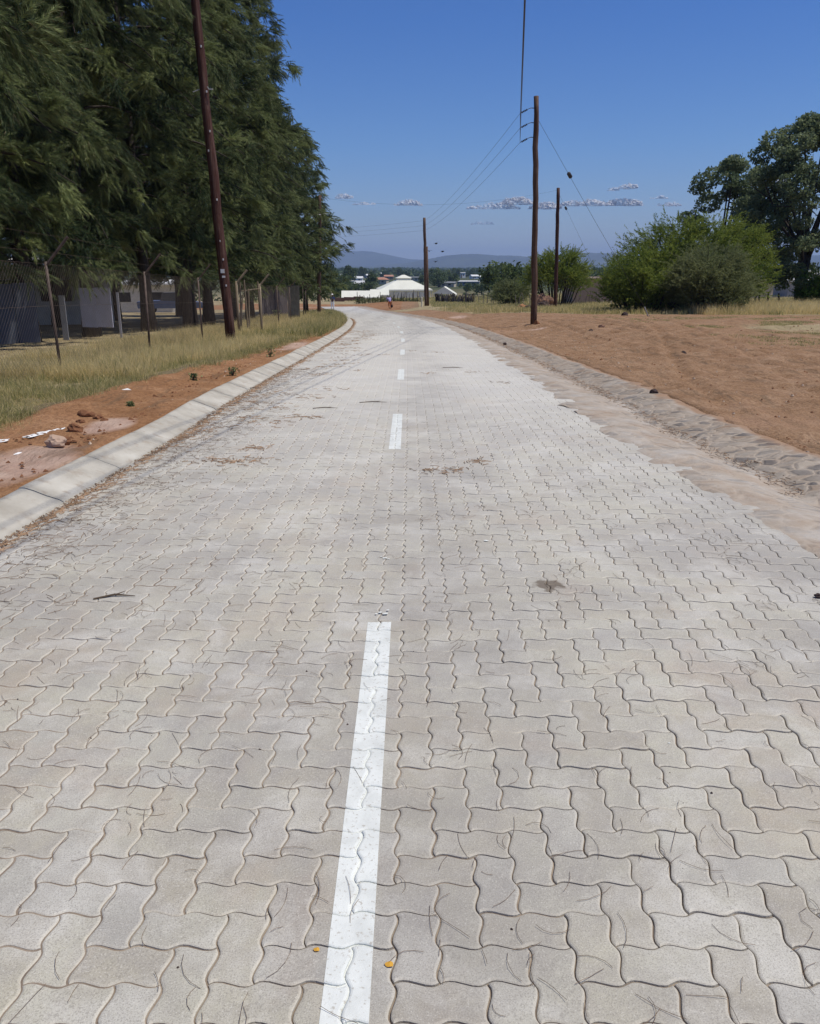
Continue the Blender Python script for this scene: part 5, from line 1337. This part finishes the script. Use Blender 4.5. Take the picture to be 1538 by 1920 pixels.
def cloud(label, px, py, wpx, hpx, seed, Y=26000, al=1.):
    wpx *= 1.3; hpx *= 2.1; py += 2
    rd = random.Random(seed); c = at(px, py, Y); s_ = Y/F_PX*1.02; bm = bmesh.new(); k = max(4, int(wpx/7))
    for i in range(k):
        f = (i+.5)/k*2-1; r = s_*hpx*.55*(1-.55*f*f)*rd.uniform(.55, 1.1); q = Vector((f*wpx*.5*s_, rd.gauss(0, .4)*r, r*rd.uniform(.1, .75)))
        mt = Matrix.Translation(q)@Matrix.Diagonal((r*rd.uniform(1.2, 1.8), r, r*.72, 1))
        bmesh.ops.create_icosphere(bm, subdivisions=3, radius=1, matrix=mt)
    m0 = bpy.data.meshes.new('cloud'); bm.to_mesh(m0); bm.free(); to = link('cloud_tmp', m0)
    rm = to.modifiers.new('r', 'REMESH'); rm.mode = 'VOXEL'; rm.voxel_size = s_*.9; me = bpy.data.meshes.new_from_object(to.evaluated_get(bpy.context.evaluated_depsgraph_get())); bpy.data.objects.remove(to)
    for v in me.vertices: v.co += v.normal*(noise.noise(v.co/(s_*4.5)+Vector((seed, 0, 0)))*.3+noise.noise(v.co/(s_*1.8)+Vector((0, seed, 0)))*.16)*s_*hpx
    zc = s_*hpx*.12
    for v in me.vertices:
        if v.co.z < zc: v.co.z = zc+(v.co.z-zc)*.12
    me.materials.clear(); me.polygons.foreach_set('use_smooth', [True]*len(me.polygons))
    props(link('cloud', me, M['cloud'], None, c), label, 'cloud')
for i, (px, py, w_, h_, l) in enumerate(((975, 384, 34, 12, 'brightest small puff of cloud just left of the tall pole'), (925, 392, 70, 8, 'flat cloud streak left of the brightest puff'), (1020, 392, 34, 12, 'faint cloud just right of the tall pole'), (1098, 386, 66, 10, 'flat white cloud right of the shorter pole'), (1172, 386, 44, 11, 'white puff of cloud between the shorter pole and the acacia'), (1150, 357, 14, 5, 'tiny cloud scrap left of its twin high over the acacia side'), (1176, 354, 18, 9, 'tiny puff of cloud high over the acacia side'), (1235, 372, 24, 5, 'thin faint cloud above the left edge of the acacia'), (1255, 386, 32, 7, 'low faint cloud right above the acacia bush'), (766, 386, 32, 10, 'small cloud left of the far pole top'), (682, 383, 28, 5, 'thin cloud right of the casuarina edge'), (646, 372, 9, 9, 'cloud half hidden by the casuarina edge'), (905, 420, 30, 5, 'very faint low cloud right of the far pole'), (1440, 350, 34, 14, 'white cloud glimpsed through the tall broadleaf tree'))):
    cloud(l, px, py, w_, h_, 5+i)

# ------------------------------------------------------------------ people
def skin_mesh(name, chains, mat, parent, sub=2):
    """chains: list of lists of (x,y,z,r); shared coordinates are merged so it is one surface"""
    key = {}; vs = []; rs = []; es = []
    for ch in chains:
        prev = None
        for (x, y, z, r) in ch:
            k = (round(x, 4), round(y, 4), round(z, 4))
            if k not in key: key[k] = len(vs); vs.append((x, y, z)); rs.append(r)
            i = key[k]
            if prev is not None and prev != i: es.append((prev, i))
            prev = i
    me = bpy.data.meshes.new(name); me.from_pydata(vs, es, []); o = link(name, me, None, parent)
    md = o.modifiers.new('Skin', 'SKIN'); sv_ = me.skin_vertices[0].data if me.skin_vertices else None
    if sv_ is None:
        bm = bmesh.new(); bm.from_mesh(me); bm.verts.layers.skin.verify(); bm.to_mesh(me); bm.free(); sv_ = me.skin_vertices[0].data
    for i, r in enumerate(rs): sv_[i].radius = (r, r); sv_[i].use_root = (i == 0)
    s2 = o.modifiers.new('Sub', 'SUBSURF'); s2.levels = sub; s2.render_levels = sub
    dg = bpy.context.evaluated_depsgraph_get(); ev = o.evaluated_get(dg); m2 = bpy.data.meshes.new_from_object(ev)
    o.modifiers.clear(); o.data = m2; m2.materials.clear(); m2.materials.append(mat); m2.polygons.foreach_set('use_smooth', [True]*len(m2.polygons)); return o
SKIN = solid('dark_skin', (.10, .05, .03), .08); 
def hand(w_, d, up, curl=.5):
    """five finger chains from wrist point w_ along d"""
    w_ = Vector(w_); d = Vector(d).normalized(); s = d.cross(Vector(up)).normalized(); u = s.cross(d); palm = w_+d*.08; out = [[(*w_, .028), (*palm, .032)]]
    for i, (o_, ln) in enumerate(((-.03, .07), (-.01, .085), (.01, .08), (.03, .062))):
        a = palm+s*o_+d*.015; b = a+d*ln*.5-u*ln*.2*curl; c = b+d*ln*.4-u*ln*.4*curl; out.append([(*palm, .032), (*a, .011), (*b, .009), (*c, .008)])
    a = w_+d*.03-s*.035; b = a+d*.03-s*.025; out.append([(*w_, .028), (*a, .013), (*b, .010)])
    return out
def head_chains(c, f, r=.085):
    c = Vector(c); f = Vector(f).normalized(); s = f.cross(Vector((0, 0, 1))).normalized(); up = s.cross(f)
    return [[(*(c-up*.11-f*.01), .052), (*c, r+.008), (*(c+up*.06), r)], [(*c, r+.008), (*(c+f*.06-up*.03), .05), (*(c+f*.105-up*.015), .014)], [(*c, r+.008), (*(c+s*.085), .02)], [(*c, r+.008), (*(c-s*.085), .02)]], c, f, s, up
def face(c, f, s, up, parent):
    for sg in (-1, 1):
        mb = MB(); q = c+f*.082+s*sg*.032+up*.005; mb.tube([q, q+f*.008], [.012, .008], 8); mb.build('eye', solid('eye_white', (.6, .58, .55)), parent)
    mb = MB(); q = c+f*.09-up*.055; mb.tube([q-s*.025, q+s*.025], .007, 6); mb.build('mouth', solid('lip', (.12, .04, .04)), parent)
# standing man in blue top, white trousers and hat, arms folded, seen from the front
p = gp(624, 580.5, 60, 140); man = thing('person', 'standing person in blue top, white trousers and white hat by the far kerb', 'person', p, .1)
hc, c_, f_, s_, u_ = head_chains((0, 0, 1.57), (.1, -1, 0))
arm = [[(0, 0, 1.36, .10), (-.17, 0, 1.38, .06), (-.23, .02, 1.13, .045), (-.10, -.2, 1.12, .036), (.02, -.22, 1.16, .028)], [(0, 0, 1.36, .10), (.17, 0, 1.38, .06), (.23, .02, 1.12, .045), (.10, -.2, 1.08, .036), (-.02, -.22, 1.08, .028)]]
legs = [[(0, 0, .93, .13), (-.10, 0, .86, .095), (-.11, -.02, .48, .062), (-.12, 0, .09, .04), (-.13, -.13, .03, .035)], [(0, 0, .93, .13), (.10, 0, .86, .095), (.11, -.01, .48, .062), (.12, .02, .09, .04), (.14, -.11, .03, .035)]]
body = skin_mesh('body', [[(0, 0, .93, .13), (0, 0, 1.12, .115), (0, 0, 1.36, .10), (0, 0, 1.46, .052)]+[(0, 0, 1.46, .052), hc[0][0]]]+hc+arm+legs+hand((.02, -.22, 1.16), (1, -.1, .2), (0, 0, 1))+hand((-.02, -.22, 1.08), (-1, -.1, .1), (0, 0, 1)), SKIN, man)
face(c_, f_, s_, u_, body)
skin_mesh('shirt', [[(0, 0, .90, .145), (0, 0, 1.12, .14), (0, 0, 1.38, .125)], [(0, 0, 1.38, .125), (-.18, 0, 1.385, .075), (-.235, .02, 1.13, .062), (-.13, -.17, 1.13, .05)], [(0, 0, 1.38, .125), (.18, 0, 1.385, .075), (.235, .02, 1.12, .062), (.13, -.17, 1.09, .05)]], solid('blue_cloth', (.03, .05, .15)), man)
skin_mesh('trousers', [[(0, 0, .95, .14), (-.10, 0, .85, .11), (-.115, -.02, .48, .085), (-.12, 0, .10, .075)], [(0, 0, .95, .14), (.10, 0, .85, .11), (.115, -.01, .48, .085), (.12, .02, .10, .075)]], solid('white_cloth', (.66, .66, .66), .05), man)
mb = MB(); mb.tube([(0, 0, 1.615), (0, 0, 1.62), (0, 0, 1.63), (0, 0, 1.70), (0, 0, 1.725)], [.17, .165, .11, .10, .04], 18); mb.build('hat', solid('white_cloth', (.66, .66, .66), .05), man, True)
# stooping woman in lilac top, walking away left, carrying a black bag in her right hand
p = gp(731, 579.5, 60, 120); wom = thing('person', 'stooping person in lilac top and orange leggings carrying a black bag', 'person', p, .25)
hc, c_, f_, s_, u_ = head_chains((-.10, .30, 1.30), (-.3, 1, -.5))
hip = (0, -.02, .86, .14)
legs = [[hip, (-.09, 0, .80, .10), (-.10, .05, .44, .062), (-.06, -.10, .10, .04), (-.07, .02, .04, .034)], [hip, (.09, 0, .80, .10), (.13, .10, .45, .062), (.17, .12, .09, .04), (.16, .25, .035, .034)]]
body = skin_mesh('body', [[hip, (-.02, .08, 1.02, .12), (-.06, .2, 1.2, .105), (-.08, .26, 1.24, .055), hc[0][0]]]+hc+legs+[[(-.06, .2, 1.2, .105), (.12, .2, 1.19, .055), (.2, .14, .95, .042), (.24, .10, .70, .03)], [(-.06, .2, 1.2, .105), (-.23, .22, 1.17, .055), (-.28, .26, .93, .042), (-.2, .42, .82, .03)]]+hand((.24, .10, .70), (.05, 0, -1), (1, 0, 0), 1.)+hand((-.2, .42, .82), (.1, .6, -.6), (0, 0, 1)), SKIN, wom)
face(c_, f_, s_, u_, body)
skin_mesh('blouse', [[(0, -.02, .74, .17), (0, -.01, .90, .175), (-.02, .08, 1.03, .165), (-.06, .19, 1.2, .14)], [(-.06, .19, 1.2, .14), (.13, .2, 1.2, .085), (.20, .15, .98, .065)], [(-.06, .19, 1.2, .14), (-.24, .22, 1.18, .085), (-.28, .25, .97, .065)]], solid('lilac_cloth', (.36, .33, .56), .15), wom)
skin_mesh('leggings', [[(0, -.02, .80, .13), (-.09, 0, .76, .105), (-.10, .05, .44, .072), (-.065, -.08, .16, .05)], [(0, -.02, .80, .13), (.09, 0, .76, .105), (.13, .10, .45, .072), (.17, .12, .15, .05)]], solid('orange_cloth', (.52, .17, .06), .15), wom)
skin_mesh('hair', [[(-.10, .29, 1.31, .105), (-.09, .26, 1.37, .10)]], solid('black_hair', (.012, .01, .01)), wom)
bgp = Matrix.Rotation(.25, 3, 'Z')@Vector((.26, .10, 0))+p
bag = thing('hand_bag', 'black carrier bag hanging from the stooping person\'s right hand', 'bag', (bgp.x, bgp.y, p.z+.12), .25)
skin_mesh('bag_body', [[(0, 0, .02, .10), (0, 0, .16, .15), (0, 0, .33, .11), (0, 0, .42, .04)]], solid('black_plastic', (.012, .012, .014)), bag)
mb = MB(); mb.tube([(-.05, 0, .40), (-.04, 0, .50), (0, 0, .55), (.04, 0, .50), (.05, 0, .40)], .009, 6); mb.build('handle', solid('black_plastic', (.012, .012, .014)), bag)

# ------------------------------------------------------------------ haze: one closed box of pale air
def haze():
    m = bpy.data.materials.new('haze_air'); m.use_nodes = True; n = m.node_tree; n.nodes.clear(); out = n.nodes.new('ShaderNodeOutputMaterial')
    v = n.nodes.new('ShaderNodeVolumePrincipled'); v.inputs['Color'].default_value = (.5, .68, 1., 1); v.inputs['Density'].default_value = HAZE; v.inputs['Anisotropy'].default_value = .0
    n.links.new(v.outputs[0], out.inputs['Volume'])
    mb = MB(); mb.box((0, 5500, 150-5), (30000, 21500, 330+5)); o = mb.build('haze', m); o['kind'] = 'stuff'
HAZE = 1.3e-4
haze()

# ------------------------------------------------------------------ birds wheeling beside the far pole
for i, (px, py, a, l) in enumerate(((818, 457, .4, 'topmost of four small dark birds right of the far pole'), (805, 471, 1.2, 'small dark bird closest to the far pole'), (830, 472, -.5, 'small dark bird furthest right of the far pole'), (817, 491, .9, 'lowest of the small dark birds right of the far pole'))):
    t = thing('bird', l, 'bird', at(px, py, 88), a); bk = solid('black_feather', (.02, .02, .022))
    mb = MB(); mb.tube([(-.16, 0, 0), (-.08, 0, .01), (.04, 0, .01), (.12, 0, .025), (.17, 0, .02)], [.01, .045, .05, .03, .006], 8); mb.add([(-.14, -.02, .005), (-.14, .02, .005), (-.27, .05, 0), (-.27, -.05, 0), (-.14, -.02, -.004), (-.14, .02, -.004), (-.27, .05, -.006), (-.27, -.05, -.006)], [(0, 1, 2, 3), (7, 6, 5, 4), (0, 3, 7, 4), (2, 1, 5, 6)]); mb.build('body', bk, t, True)
    for sg in (-1, 1):
        mb = MB(); p_ = [(.07, 0, .03), (.09, sg*.16, .11), (.02, sg*.36, .06), (-.05, sg*.17, .10), (-.07, 0, .025)]; mb.add([(x, y, z) for x, y, z in p_]+[(x, y, z-.008) for x, y, z in p_], [(0, 1, 3, 4), (1, 2, 3), (9, 8, 6, 5), (8, 7, 6)]); mb.build('wing', bk, t)
